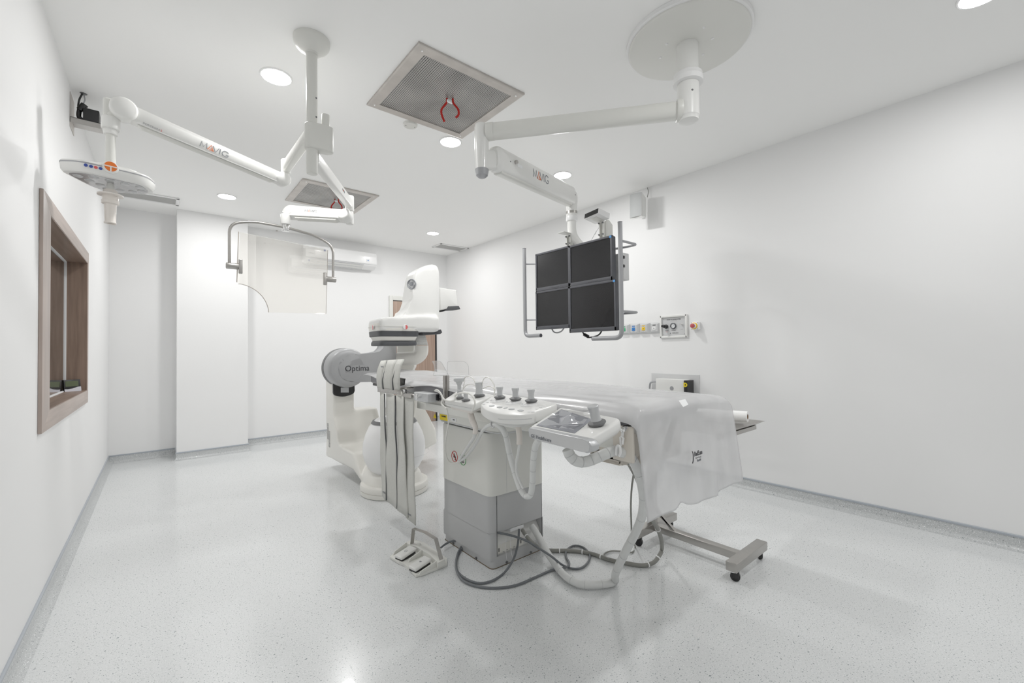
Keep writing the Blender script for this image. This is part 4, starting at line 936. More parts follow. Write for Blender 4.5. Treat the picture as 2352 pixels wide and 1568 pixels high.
obj('bellows', MB().loft([rr_(PX0+.02, PX1-.02, PY0_+.02, PY1_-.02, .73, .05), rr_(PX0+.02, PX1-.02, PY0_+.02, PY1_-.02, .80, .05)]), 'black', t)
for (xa, ya), (xb, yb) in (((1163, 1232), (1164, 1285)), ((1172, 1228), (1177, 1280))):
    obj('cable_tie', MB().tube([P(xa, ya, Y=yc_-.004), P((xa+xb)/2-2, (ya+yb)/2, Y=yc_-.02), P(xb, yb, Y=yc_-.03)], .0012, n=6), 'tie', t)
# signs on the left face
sg = P(1044, 1048, X=PX0-.0008); sg2 = P(1063, 1055, X=PX0-.0008)
def ringmark(name, c, r_, m_): 
    pts = [c+V((0, -math.cos(a)*r_, math.sin(a)*r_)) for a in [2*math.pi*i/32 for i in range(33)]]
    obj(name, MB().tube(pts, .002, n=6, smooth=0, caps=False), m_, t)
r_s = .032
ringmark('prohibition_ring', sg, r_s, 'red'); ringmark('permission_ring', sg2, r_s, 'greenr')
obj('prohibition_bar', MB().tube([sg+V((-.001, .022, .022)), sg+V((-.001, -.022, -.022))], .0018, n=6, smooth=0), 'red', t)
def pict(c, seat):
    b = MB()
    F_ = lambda y0, y1, z0, z1: b.box((c.x-.0006, c.y-y1, c.z+z0), (c.x, c.y-y0, c.z+z1))
    F_(-.004, .004, .010, .019); F_(-.006, .006, -.008, .009); F_(.0, .014, -.004, .002)
    if seat: F_(.004, .014, -.022, -.004); F_(-.012, -.004, -.006, .004)
    else: F_(-.014, -.002, -.022, -.002); F_(.004, .014, -.018, -.010)
    return b
obj('pictogram', pict(sg, True), 'ink', t); obj('pictogram', pict(sg2, False), 'ink', t)
# carriage and beam
obj('carriage', MB().loft([rr_(1.335, 1.86, 1.735, 2.37, .772, .09), rr_(1.325, 1.87, 1.725, 2.38, .795, .09), rr_(1.325, 1.87, 1.725, 2.38, .838, .09)]), 'shell', t)
obj('carriage_rim', MB().loft([rr_(1.332, 1.862, 1.732, 2.372, .766, .09), rr_(1.332, 1.862, 1.732, 2.372, .773, .09)]), 'silver', t)
obj('beam', MB().box((1.262, .965, .835), (1.93, 2.49, .880), .004), 'shell', t)
obj('upper_beam', MB().box((1.285, .965, .878), (1.915, 2.45, .905), .003), 'armw', t)
cX = 1.3235
tri = [P(x, y, X=cX) for x, y in ((995, 959), (1002, 960.5), (999, 949))]
obj('warning_triangle', MB().prism(tri, (.001, 0, 0)), 'hazard', t)
lb = [P(x, y, X=cX) for x, y in ((1010, 950), (1029, 954), (1029, 967), (1010, 963))]
obj('yellow_label', MB().prism(lb, (.001, 0, 0)), 'hazard', t)
text('printed_text', 'Take CAUTION', .012, P(1019, 956, X=cX-.0008), (0, -1, 0), (0, 0, 1), 'ink', t, sx=.62, off=.0003)
wl = [P(x, y, X=cX) for x, y in ((1036, 958.5), (1048, 961), (1048, 969), (1036, 966.5))]
obj('white_label', MB().prism(wl, (.001, 0, 0)), 'sticker', t)
text('printed_text', 'i  MODEL', .009, P(1042, 964, X=cX-.0008), (0, -1, 0), (0, 0, 1), 'ink', t, sx=.6)
def table_outline(z, d=0):
    pts = [(1.30-d, .97), (1.90+d, .97), (1.90+d, 2.62), (1.80+d, 3.0), (1.75+d, 3.84), (1.49-d, 3.84), (1.42-d, 3.0), (1.30-d, 2.62)]
    return fillet([V((x, y, z)) for x, y in pts], [.05, .05, .3, .3, .08, .08, .3, .3], 6)
obj('tabletop', MB().loft([table_outline(.892), table_outline(.914)]), 'black', t)
for Xr in (1.262, 1.93):
    obj('accessory_rail', MB().box((Xr-.008, 1.02, .895), (Xr+.002, 2.40, .925), .002), 'steel', t)
obj('end_block', MB().prism(fillet([(1.285, .955, .878), (1.285, .955, .80), (1.285, .955, .775), (1.40, .955, .775), (1.40, .955, .878)], .02), (0, .14, 0), bev=.01), 'beige', t)
obj('end_unit', MB().box((1.40, .955, .74), (1.72, 1.10, .878), .02), 'beige', t)
obj('end_plate', MB().box((1.262, .885, .80), (1.275, .975, .925), .006), 'beige', t)

# mattress
m_o = obj('mattress', MB().loft([table_outline(.9145, .005), table_outline(.924, .017), table_outline(.972, .017), table_outline(.987, .008), table_outline(.991, -.02)]), 'mattress')
tag(m_o, 'grey padded mattress on the long table top under the clear sheet', 'mattress')

# clear vinyl sheet with the frosted part hanging over the foot end
def wav(a, b_): return math.sin(a*7.3+b_*3.1)*.5+math.sin(a*17.1-b_*5.7+1.3)*.3+math.sin(a*31+b_*11+.7)*.2
def half(y):
    k = min(max((y-2.58)/.42, 0), 1); k = k*k*(3-2*k); l = 1.263+.115*k; r_ = 1.945-.085*k
    k2 = max(0, (y-3.0)/.88); return l+.07*k2, r_-.06*k2
rows = []
NY, NX = 90, 44
for j in range(NY+1):
    y = 3.88-(3.88-.93)*j/NY; l, r_ = half(y); row = []
    foot_ = max(0, 1-(y-.93)/.5)
    for i in range(NX+1):
        s = i/NX; x = l+(r_-l)*s
        e1 = min(s, 1-s)*(r_-l)
        sm = min(max((y-2.75)/.5, 0), 1); sm = sm*sm*(3-2*sm)
        z = .999-.024*max(0, 1-e1/.035)**1.4+.012*math.sin(y*8.5+1)*max(0, 1-e1/.03)*(s < .5)-.040*foot_*max(0, 1-e1/.035)*(s < .5)+.030*sm*min(1, e1/.12)*min(max((s-.35)/.35, 0), 1)
        if s < .5: z -= .0; x -= .010*max(0, 1-e1/.03)
        z += .0045*wav(x*1.6, y*.7)*min(1, e1/.05)+.006*max(0, wav(x*.8+2, y*1.5))*(y > 2.6)
        if s > .5: z -= .018*foot_*max(0, (x-1.80)/.15); x += .035*foot_*max(0, (x-1.7)/.25)
        row.append(V((x, y, z)))
    if j > NY*.62:
        pass
    rows.append(row)
# lift of the left edge near the foot end, showing the dark gap
ND = 46; zbL, zbR = .597, .585
last = rows[-1]
for j in range(1, ND+1):
    k = j/ND; row = []
    for i in range(NX+1):
        s = i/NX; p0 = last[i]
        ang = min(k/.10, 1)*math.pi/2
        ztop = p0.z; zb = zbL*(1-s)+zbR*s+.006*math.sin(s*9)+.018*math.exp(-((s-.30)/.05)**2)-.012*math.exp(-((s-.70)/.06)**2)
        xt = 1.262+(1.99-1.262)*s; xb = 1.300+(2.045-1.300)*s
        x = p0.x+(xt-p0.x)*min(1, k*4); x = x+(xb-xt)*k
        y = .93-.062*math.sin(ang)+.0
        z = ztop-.03*(1-math.cos(ang)) if k < .1 else (ztop-.03)+(zb-(ztop-.03))*(k-.1)/.9
        fold = .005*math.sin(s*15+k*2)+.003*math.sin(s*31-k*3+1)+.010*math.exp(-((s-.20)/.04)**2)*(1-k*.7)+.008*math.exp(-((s-.74)/.03)**2)*k-.006*math.exp(-((s-.45)/.05)**2)
        y += fold*min(1, k*2.0)*(.6+.4*k)-.012*k
        row.append(V((x, y, z)))
    rows.append(row)
so = obj('plastic_sheet', MB().grid(rows), 'drape', sharp=80)
tag(so, 'clear frosted plastic sheet covering the table top and hanging over its foot end', 'plastic sheet')
sol = so.modifiers.new('thick', 'SOLIDIFY'); sol.thickness = .0012
lg = P(1600, 1044, Y=.846)+V((0, -.004, 0))
text('lettering', 'RadScan', .026, lg+V((.006, 0, .006)), (1, 0, .0), (0, 0, 1), 'ink', so, sx=.72, off=.0004)
text('lettering', 'Medical Supply', .009, lg+V((.006, 0, -.010)), (1, 0, 0), (0, 0, 1), 'softgrey', so, sx=.8)
text('lettering', '50x100', .013, lg+V((.010, 0, -.022)), (1, 0, 0), (0, 0, 1), 'logogrey', so, sx=.8)
obj('logo_bar', MB().tube([lg+V((-.040, 0, .020)), lg+V((-.034, 0, .008)), lg+V((-.034, 0, -.014)), lg+V((-.040, 0, -.026))], .0018, n=6), 'ink', so)
tgs = [P(x, y, Z=z) for x, y, z in ((1559, 920, 1.003), (1574, 917, 1.003), (1581, 929, .998), (1569, 935, .998))]
obj('paper_tag', MB().prism(tgs, (0, 0, .001)), 'sticker', so)

# ================================================================== TABLE-SIDE CONTROLS
def bezier3(*a): return a
def body_from_top(top, thick, inset, bev, name, parent, m, drop=None):
    """solid whose upper face is the given loop, walls going straight down"""
    lo = [p+V((0, 0, -thick)) for p in top]; c = sum(lo, V())/len(lo)
    lo2 = [p.lerp(c, inset)+V((0, 0, -thick*.35)) for p in lo]
    ct = sum(top, V())/len(top)
    t1 = [p.lerp(ct, .012)+V((0, 0, .003)) for p in top]; t2 = [p.lerp(ct, .03)+V((0, 0, .0045)) for p in top]
    return obj(name, MB().loft([lo2, lo, top, t1, t2]), m, parent, sharp=50)
def joystick(parent, base, s=1.0, tilt=None, rubber=True, prof=None, ax=(0, 0, 1)):
    base = V(base); s = s*1.3 if prof is None or rubber else s
    prof = prof or [(.012, .0125), (.022, .011), (.034, .0115), (.043, .0145), (.048, .014), (.049, 0)]
    if rubber: obj('rubber_boot', MB().lathe([(0, .018*s), (.006*s, .024*s), (.009*s, .023*s), (.014*s, .013*s), (.014*s, 0)], base, ax, 28), 'dkgrey', parent)
    obj('joystick', MB().lathe([(h*s, r*s) for h, r in prof], base, ax, 24), 'silver', parent)

# A: left-hand box
XF, XB = 1.10, 1.243
t = thing('joystick_console', 'white console with tall joysticks and looped guard wires, farthest of the table controls', 'control console', (1.18, 1.85, .86), 'table-side control consoles')
nA = V((-.2, 0, 1)).normalized(); oA = V((1.10, 0, .945)); A1, A2, A3, A4 = [PL(x, y, oA, nA) for x, y in ((1021, 919), (1087, 932), (1137, 908.5), (1053, 897.5))]
topA = fillet([A1, A2, A3, A4], [.012, .02, .01, .03], 4)
body_from_top(topA, .022, .08, 0, 'case', t, 'white')
obj('lower_case', MB().loft([[p.lerp((A1+A3)/2, .12)+V((0, 0, -.024)) for p in topA], [p.lerp((A1+A3)/2, .3)+V((0, 0, -.048)) for p in topA]]), 'pinkish', t)
onA = lambda x, y: PL(x, y, A1+V((0, 0, .0045)), nA)
tall = [(.008, .012), (.03, .010), (.05, .010), (.058, .014), (.068, .019), (.072, .028), (.084, .029), (.088, .026), (.089, 0)]
wide = [(.012, .018), (.02, .015), (.04, .0145), (.056, .0165), (.060, .0175), (.062, .015), (.062, 0)]
joystick(t, onA(1101, 911), .9, prof=wide); joystick(t, onA(1056, 916), .7); joystick(t, onA(1070, 921), .7)
joystick(t, onA(1055, 907), 1.0, rubber=False, prof=tall)
gw = [P(x, y, X=XF-.005) for x, y in ((999, 897), (1004, 895), (1012, 903), (1016, 912), (1022, 918), (1033, 921), (1043, 919), (1046, 914), (1046, 908), (1055, 903), (1068, 902), (1080, 905), (1088, 914), (1091, 926), (1087, 938), (1084, 944))]
obj('guard_wire', MB().tube(gw, .0042, n=10), 'cord', t)
gw = [P(x, y, X=XF-.005) for x, y in ((999, 897), (1008, 900), (1015, 908), (1016, 918), (1014, 926), (1019, 933), (1025, 938))]
obj('guard_wire', MB().tube(gw, .0042, n=10), 'cord', t)
for pts in (((1063, 900), (1066, 880), (1068, 867), (1076, 864), (1085, 868), (1091, 878), (1093, 890)), ((1108, 885), (1110, 872), (1117, 866), (1126, 870), (1133, 880), (1137, 892), (1134, 912)), ((1064, 893), (1072, 884), (1082, 882), (1094, 886)), ((1110, 892), (1118, 888), (1126, 887), (1134, 892), (1136, 900), (1133, 914))):
    obj('guard_wire', MB().tube([P(x, y, X=1.21) for x, y in pts], .0024, n=8), 'cord', t)
obj('grip_tube', MB().tube([P(x, y, X=1.16) for x, y in ((1080, 948), (1085, 965), (1092, 982), (1091, 995))], [.0155, .015, .013, .012], n=16), 'pinkish', t)
obj('seam', MB().tube([P(x, y, X=XF-.0015) for x, y in ((1021, 926), (1083, 938))], .0008, n=6, smooth=0), 'tubeg', t)

# B: middle console
t = thing('joystick_console', 'white curved console with three joysticks and a row of oval buttons', 'control console', (1.15, 1.45, .86), 'table-side control consoles')
front = [(1104, 931, 1.10), (1112, 940, 1.06), (1128, 948, 1.03), (1152, 953.5, 1.015), (1180, 955.5, 1.01), (1205, 955, 1.01), (1226, 951, 1.015), (1233, 948, 1.03)]
back = [(1279, 931, 1.245), (1262, 925, 1.25), (1236, 920, 1.25), (1190, 912, 1.25), (1150, 906, 1.245), (1132, 911, 1.19), (1115, 922, 1.13)]
nB = V((-.16, 0, 1)).normalized(); b0 = V((1.03, 0, .950))
topB = catmull([PL(x, y, b0, nB) for x, y, X in front+back+front[:1]], 3)[:-1]
body_from_top(topB, .030, .10, 0, 'case', t, 'white')
lo = [p.lerp(sum(topB, V())/len(topB), .13)+V((0, 0, -.034)) for p in topB]
obj('lower_case', MB().loft([lo, [p.lerp(sum(lo, V())/len(lo), .2)+V((0, 0, -.02)) for p in lo]]), 'white', t)
onB = lambda x, y: PL(x, y, b0+V((0, 0, .0046)), nB)
for x, y in ((1148, 917), (1184, 921), (1220, 925.5)):
    c = onB(x-2, y+3); obj('joystick_pad', MB().lathe([(0, .036), (.004, .034), (.0045, .03)], c+V((-.006, 0, -.002)), nB, 32), 'bright', t)
    for k in range(4):
        a = 2.2+k*.55; q_ = c+V((-.006, 0, .0028))+V((math.cos(a)*.029, math.sin(a)*.029, 0))
        obj('pad_symbol', MB().lathe([(0, .0042), (.0012, .004)], q_, nB, 8), 'pill', t)
    joystick(t, onB(x, y)+V((0, 0, .003)), .85)
def oval(c, a, b_, nrm, m, par, name='button', h=.002):
    uu = V((0, -1, 0)); uu = (uu-nrm*uu.dot(nrm)).normalized(); vv = nrm.cross(uu)
    obj(name, MB().loft([ring(c, a, b_, 24, 2.2, 0, uu, vv), ring(c+nrm*h, a*.95, b_*.93, 24, 2.2, 0, uu, vv)]), m, par)
for x, y in ((1129.5, 932), (1147.5, 935), (1175, 939.5), (1196, 943)): oval(onB(x, y), .0155, .0095, nB, 'pill', t)
oval(onB(1161, 937), .007, .010, nB, 'pill', t)
for x, y in ((1111, 928.5), (1120, 923.5), (1128, 919.5), (1224, 946), (1233, 939), (1242, 935.5), (1250, 931.5), (1215.5, 945.5)): oval(onB(x, y), .0075, .0055, nB, 'bright', t)
obj('seam', MB().tube([P(x, y, X=X-.002) for x, y, X in ((1106, 944, 1.09), (1125, 957, 1.04), (1150, 962.5, 1.014), (1180, 963.5, 1.008), (1222, 961.5, 1.012))], .0008, n=6), 'tubeg', t)
obj('stylus', MB().tube([P(1241, 923, X=1.24), P(1254, 926.5, X=1.25)], .003, n=8, smooth=0), 'ink', t)
obj('stylus_tip', MB().tube([P(1253, 926, X=1.25), P(1264, 928.5, X=1.26)], .0035, n=8, smooth=0), 'red', t)
obj('grip_tube', MB().tube([P(x, y, X=1.17) for x, y in ((1190, 978), (1193, 1000), (1193, 1020))], .0125, n=16), 'pinkish', t)

# C: touch panel
t = thing('touch_panel', 'white touch panel with film-covered screen, silver front edge and one joystick', 'control panel', (1.12, 1.15, .84), 'table-side control consoles')
nC = V((-.15, 0, 1)).normalized(); oC = V((1.0, 0, .934)); C1, C2, C3, C4 = [PL(x, y, oC, nC) for x, y in ((1215, 981), (1352, 1011), (1433, 962), (1288, 935))]
topC = fillet([C1, C2, C3, C4], [.02, .035, .045, .012], 5)
cc = sum(topC, V())/len(topC)
def cring(k, d): return [p.lerp(cc, k)-nC*d for p in topC]
obj('case', MB().loft([cring(.16, .044), cring(.06, .040), cring(.0, .028), cring(-.005, .018), cring(0, .006), cring(.015, .001), cring(.035, 0)]), 'white', t, sharp=60)
onC = lambda x, y: PL(x, y, C1+nC*.0006, nC)
# silver front strip
fq = [(1213, 986), (1216, 981.5), (1338, 1008), (1352, 1013), (1359, 1024), (1358, 1036), (1348, 1041), (1338, 1038), (1228, 1009), (1215, 1003)]
fd = (C2-C1).cross(V((0, 0, 1))).normalized(); fd = fd if fd.dot(fw) < 0 else -fd
fp = [PL(x, y, C1+fd*.010, fd) for x, y in fq]
obj('front_strip', MB().prism(fp, -fd*.035, bev=.003), 'silver', t)
obj('front_face', MB().prism([p.lerp(sum(fp, V())/len(fp), .07)+fd*.0006 for p in fp], -fd*.004), 'plate', t)
text('lettering', 'GE Healthcare', .017, PL(1242, 1006, C1+fd*.0112, fd), (C2-C1), (0, 0, 1), 'logogrey', t, sx=1.0)
obj('screen', MB().prism([onC(x, y) for x, y in ((1232, 977), (1320, 995), (1360, 963), (1290, 940))], nC*.001), 'panelscreen', t)
# crinkled film
n_ = 22; fr_ = []
q0, q1, q2_, q3 = [onC(x, y) for x, y in ((1236, 976), (1318, 993), (1372, 950), (1291, 938))]
for j in range(n_+1):
    row = []
    for i in range(n_+1):
        s, k = i/n_, j/n_
        p = (q0.lerp(q1, s)).lerp(q3.lerp(q2_, s), k)
        hgt = .003+.007*abs(math.sin(s*5.1+k*3.7)*math.sin(k*6.3-s*2.9+.6))+.010*math.exp(-((s-.55)**2+(k-.55)**2)/.012)
        row.append(p+nC*hgt)
    fr_.append(row)
obj('protective_film', MB().grid(fr_), 'film', t, sharp=25)
joystick(t, onC(1372, 976), .98, ax=(nC+V((-.12, .05, 0))).normalized(), prof=[(.012, .0145), (.02, .0125), (.034, .012), (.046, .0135), (.051, .015), (.053, .0135), (.053, 0)])

# ================================================================== LEAD CURTAIN
t = thing('lead_curtain', 'hanging grey lead curtain with dark slits clamped to the table side', 'lead curtain', (1.2, 2.65, .15))
XC = 1.20
def cp(x, y, X=XC): return P(x, y, X=X)
def strip(name, tl, tr, bl, br, th=.004, X=XC, wob=.004, n=14):
    rows = []
    for j in range(n+1):
        k = j/n; a = V(tl).lerp(V(bl), k); c = V(tr).lerp(V(br), k); row = []
        for i in range(7):
            s = i/6; p = a.lerp(c, s); p.x += wob*(math.sin(k*6+s*4+tl[1]*9)+.5*math.sin(k*15+tl[1]*5)); p.y += .0015*math.sin(k*9+tl[1]*7)
            row.append(p)
        rows.append(row)
    o = obj(name, MB().grid(rows), 'vinylc', t, sharp=80); m_ = o.modifiers.new('thick', 'SOLIDIFY'); m_.thickness = th; m_.offset = 0
    return o
for (xa, ya), (xb, yb) in (((885.5, 904), (889, 1148)), ((909.7, 908), (913.5, 1167))):
    pts = []
    for k in range(15):
        s = k/14; p = cp(xa, ya).lerp(cp(xb, yb), s); p.x += -.004+.004*(math.sin(s*6+2+p.y*3)+.5*math.sin(s*15)); pts.append(p)
    obj('slit_shade', MB().tube(pts, .0045, n=8, smooth=2), 'charcoal', t)  # charcoal tube paints in the shade of the slit between two panels
for xa, xb, xc in ((889.4, 879, 880.2), (913.1, 902.2, 903.2)):
    pts = [cp(xa, 828.5, XC+.026), cp((xa*2+xb)/3, 843, XC+.006), cp((xa+2*xb)/3, 858, XC-.008), cp(xb, 873.5, XC-.013), cp(xc, 892+.1*(xc-867), XC-.006)]
    obj('slit_shade', MB().tube(pts, .0045, n=8, smooth=4), 'charcoal', t)  # same painted slit shade, between the upper flaps
lowT = [(872, 901), (885, 903.5), (909, 907), (924, 905)]; 
strip('panel', cp(872, 900), cp(884.4, 903), cp(877.5, 1139), cp(887.8, 1150))
strip('panel', cp(886.4, 903), cp(908.8, 907), cp(889.6, 1151), cp(912.4, 1169))
strip('panel', cp(910.6, 907), cp(926, 911), cp(914.4, 1171), cp(936, 1190))
strip('panel', cp(923, 904, XC+.012), cp(949, 907, XC+.012), cp(934, 1188, XC+.012), cp(953.5, 1207, XC+.012))
hood = [((866, 874), (876, 828.5), (888.5, 828)), ((880, 875), (890.5, 828), (912, 826)), ((903, 875), (914.2, 826), (928, 825))]
for (l0, l1), (t0, t1), (b0, b1) in zip(((866, 877.8), (879.6, 901), (902.6, 917.5)), ((876, 888.4), (890.4, 912), (914, 928)), ((867.5, 879.4), (881, 902.4), (904, 918))):
    f = lambda x: 828.6-.07*(x-876)
    rows = []
    for j in range(9):
        k = j/8
        if k < .5: kk = k/.5; a = cp(t0, f(t0), XC+.03).lerp(cp(l0, 873, XC-.01), kk); c = cp(t1, f(t1), XC+.03).lerp(cp(l1, 873+.02*(l1-866), XC-.01), kk); a.x -= .012*math.sin(kk*math.pi); c.x -= .012*math.sin(kk*math.pi)
        else: kk = (k-.5)/.5; a = cp(l0, 873, XC-.01).lerp(cp(b0, 891+.1*(b0-867), XC), kk); c = cp(l1, 873+.02*(l1-866), XC-.01).lerp(cp(b1, 891+.1*(b1-867), XC), kk)
        rows.append([a.lerp(c, s/4) for s in range(5)])
    o = obj('upper_flap', MB().grid(rows), 'vinylc', t, sharp=80); m_ = o.modifiers.new('thick', 'SOLIDIFY'); m_.thickness = .008; m_.offset = 0
b = MB().prism([cp(867, 890, XC-.006), cp(919, 897, XC-.006), cp(919, 907, XC-.006), cp(867, 900, XC-.006)], (.004, 0, 0), bev=.001); obj('clamp_strip', b, 'steel', t)
b = MB().prism([cp(924.5, 904, XC+.006), cp(945, 905, XC+.006), cp(945, 914, XC+.006), cp(924.5, 912, XC+.006)], (.003, 0, 0)); obj('clamp_strip', b, 'steel', t)
for k in range(8):
    c = cp(871+k*6.1, 895.5+k*.82, XC-.0065); obj('rivet', MB().lathe([(0, .0024), (.0015, .0018)], c, (-1, 0, 0), 10), 'chrome', t)
obj('pivot', MB().cyl(cp(929, 905, XC+.03), cp(929, 893, XC+.03), .014, bev=.002), 'chrome', t)
obj('pivot_bracket', MB().prism([cp(916, 890, XC+.02), cp(934, 887, XC+.02), cp(934, 893, XC+.02), cp(916, 897, XC+.02)], (.05, 0, 0), bev=.002), 'steel', t)
obj('pivot_arm', MB().box((XC+.01, cp(948, 905).y-.02, .918), (XC+.04, cp(929, 905).y, .930), .003), 'steel', t)
obj('inner_liner', MB().prism([cp(912, 866, 1.24), cp(930, 869, 1.24), cp(927, 878, 1.24), cp(928, 884, 1.24), cp(912, 888, 1.24)], (.008, 0, 0), bev=.004), 'black', t)
for x, y in ((878, 842), (941, 1182), (882, 1131)): text('lettering', 'MAVIG', .016, cp(x, y, XC-.014 if y < 900 else XC-.008), (0, -1, 0), (0, 0, 1), 'logogrey', t)
# rail clamp
t = thing('rail_clamp', 'grey metal clamp block with chrome wing screw on the table rail', 'clamp', (1.22, 2.35, .9))
y0_, y1_ = cp(982, 910, 1.185).y, cp(950.7, 910, 1.185).y
z1_, z0_ = cp(966, 902, 1.185).z, cp(966, 922, 1.185).z
obj('block', MB().box((1.185, y0_, z0_), (1.2525, y1_, z1_), .004), 'silver', t)
obj('jaw', MB().box((1.238, y0_-.012, z0_+.01), (1.2535, y0_, z1_-.006), .002), 'black', t)
k_ = cp(964, 911, 1.18)
obj('wing_screw', MB().cyl(k_+V((.006, 0, 0)), k_+V((-.02, 0, 0)), .008, bev=.002).cyl(k_+V((-.018, 0, -.018)), k_+V((-.018, 0, .020)), .006, .009, bev=.002), 'chrome', t)

# stainless post with acrylic wings
t = thing('acrylic_arm_guard', 'pair of small clear acrylic guards on a short square steel post', 'acrylic guard', (1.24, 2.14, .93))
pb = P(1025, 905, X=1.25); pt_ = P(1025, 862, X=1.25)
for dx in (-.0085, .0085):
    c0 = V((pb.x, pb.y, .90))+V((rt.x, rt.y, 0))*dx; obj('post', MB().box(c0+V((-.0075, -.0075, 0)), V((c0.x+.0075, c0.y+.0075, pt_.z)), .001), 'steel', t)
DG = pt_.dot(fw)-CAM.dot(fw); g = lambda x, y, k=0: P(x, y, D=DG+k)
wings = [fillet([g(x, y) for x, y in ((993, 829), (1012, 828), (1031, 862), (995, 862), (1000, 845))], [.003, .05, .006, .004, .03], 6),
         fillet([g(x, y, .01) for x, y in ((1028, 830), (1076, 829), (1077, 866), (1027, 863))], [.01, .07, .01, .003], 6)]
for wg in wings:
    o = obj('acrylic_wing', MB().prism(wg, V((fw.x, fw.y, 0))*.004), 'acrylic', t)
    obj('wing_edge', MB().tube(wg+[wg[0]], .0012, n=6, smooth=0, caps=False), 'plate', t)

# ================================================================== INSTRUMENT TROLLEY
t = thing('instrument_trolley', 'stainless steel trolley with low H-shaped base on black castors at the table foot', 'trolley', (2.45, 1.25, 0))
zb0, zb1 = .058, .098
obj('base_foot', MB().box((2.255, .978, zb0-.004), (2.648, 1.034, zb1+.003), .003), 'steel', t)
obj('base_foot', MB().box((2.225, 1.53, zb0-.004), (2.66, 1.585, zb1+.003), .003), 'steel', t)
obj('base_bar', MB().box((2.385, 1.03, zb0), (2.435, 1.535, zb1), .003), 'steel', t)
obj('mast', MB().box((2.385, 1.53, zb1-.002), (2.43, 1.58, .73), .003), 'steel', t)
obj('mast_brace', MB().prism([(2.39, 1.39, zb1-.002), (2.39, 1.42, zb1-.002), (2.39, 1.532, .21), (2.39, 1.532, .18)], (.03, 0, 0)), 'steel', t)
for x, y in ((2.285, 1.008), (2.622, 1.008), (2.25, 1.558), (2.63, 1.558)):
    c = V((x, y, .024)); dr_ = V((.35, -.94, 0)) if x < 2.4 else V((.8, .6, 0)); sdd = V((-dr_.y, dr_.x, 0))
    w_ = obj('caster', MB().cyl((x, y, .045), (x, y, zb0+.002), .011, bev=.002).lathe([(0, .018), (.004, .018)], (x, y, .045), n=16), 'chrome', t)
    cw = c+dr_*.008
    obj('wheel', MB().lathe([(-.011, .019), (-.009, .0235), (.009, .0235), (.011, .019)], cw, sdd, 28), 'black', w_)
    obj('fork', MB().box((-.015, -.014, -.018), (.019, .014, .022), .006, mtx=Matrix.Translation(cw+V((0, 0, .008))) @ Matrix(((dr_.x, sdd.x, 0), (dr_.y, sdd.y, 0), (0, 0, 1))).to_4x4()), 'black', w_)
TX0, TX1, TY0, TY1, TZ_ = 2.20, 2.755, 1.02, 1.48, .752
obj('tray_frame', MB().box((TX0+.03, TY0+.02, TZ_-.035), (TX1-.06, TY0+.045, TZ_-.012), .002).box((TX1-.085, TY0+.045, TZ_-.035), (TX1-.06, TY1-.03, TZ_-.012), .002).box((TX0+.03, TY1-.045, TZ_-.035), (TX1-.06, TY1-.02, TZ_-.012), .002), 'steel', t)
tr = MB().loft([rr_(TX0+.04, TX1-.04, TY0+.03, TY1-.03, TZ_-.012, .01), rr_(TX0, TX1, TY0, TY1, TZ_+.006, .01), rr_(TX0-.006, TX1+.006, TY0-.006, TY1+.006, TZ_+.008, .01), rr_(TX0+.004, TX1-.004, TY0+.004, TY1-.004, TZ_+.006, .01), rr_(TX0+.042, TX1-.042, TY0+.032, TY1-.032, TZ_-.009, .01)], caps=True)
obj('tray', tr, 'steel', t, sharp=25)
# paper rolls on the tray
e1 = P(1723, 969, Y=1.10)
t = thing('paper_roll', 'long white paper roll with brown core lying on the steel tray', 'paper roll', (e1.x, 1.27, e1.z-.03), 'paper rolls on the steel tray')
ra = .031; pz = TZ_-.009+ra+.0005
pa, pb2 = V((2.665, 1.075, pz+.014)), V((2.60, 1.46, pz+.008))
axr = (pb2-pa).normalized()
obj('paper', MB().lathe([(0, .0155), (0, ra), ((pb2-pa).length, ra), ((pb2-pa).length, .0155)], pa, axr, 40, caps=False), 'paper', t)
obj('core', MB().lathe([(.001, .0157), (.001, .0135), ((pb2-pa).length-.001, .0135), ((pb2-pa).length-.001, .0157)], pa, axr, 32, caps=False), 'card', t)
t2 = thing('cardboard_core', 'brown cardboard core tube lying behind the paper roll on the tray', 'cardboard tube', (2.64, 1.28, pz-.02), None)
pa2, pb3 = V((2.712, 1.12, pz+.002)), V((2.66, 1.44, pz-.004)); a2 = (pb3-pa2).normalized()
obj('tube', MB().lathe([(0, .012), (0, .015), ((pb3-pa2).length, .015), ((pb3-pa2).length, .012)], pa2, a2, 28, caps=False), 'card', t2)

# ================================================================== FOOT PEDAL
t = thing('foot_pedal', 'light grey double foot pedal with bent steel carrying handle on the floor', 'foot pedal', (1.16, 2.27, 0))
fz = lambda x, y, z=0.0: P(x, y, Z=z)
base = [fz(895, 1283), fz(915, 1296), fz(930, 1301), fz(938, 1309), fz(955, 1327), fz(974, 1321.5), fz(1026, 1301), fz(1027, 1287), fz(975, 1250), fz(952, 1243), fz(936, 1248)]
base = [V((p.x, p.y, 0.001)) for p in base]
obj('base_plate', MB().prism(base, (0, 0, .014), bev=.003), 'shell', t)
ridge = [fz(934, 1249, .04), fz(955, 1255, .045), fz(985, 1272, .045), fz(1006, 1292, .045), fz(1022, 1284, .045), (fz(1000, 1262, .045)), fz(965, 1244, .045), fz(952, 1242, .045)]
rz = [V((p.x, p.y, .014)) for p in ridge]
obj('ridge', MB().loft([rz, [V((p.x, p.y, .045)) for p in ridge]]), 'shell', t)
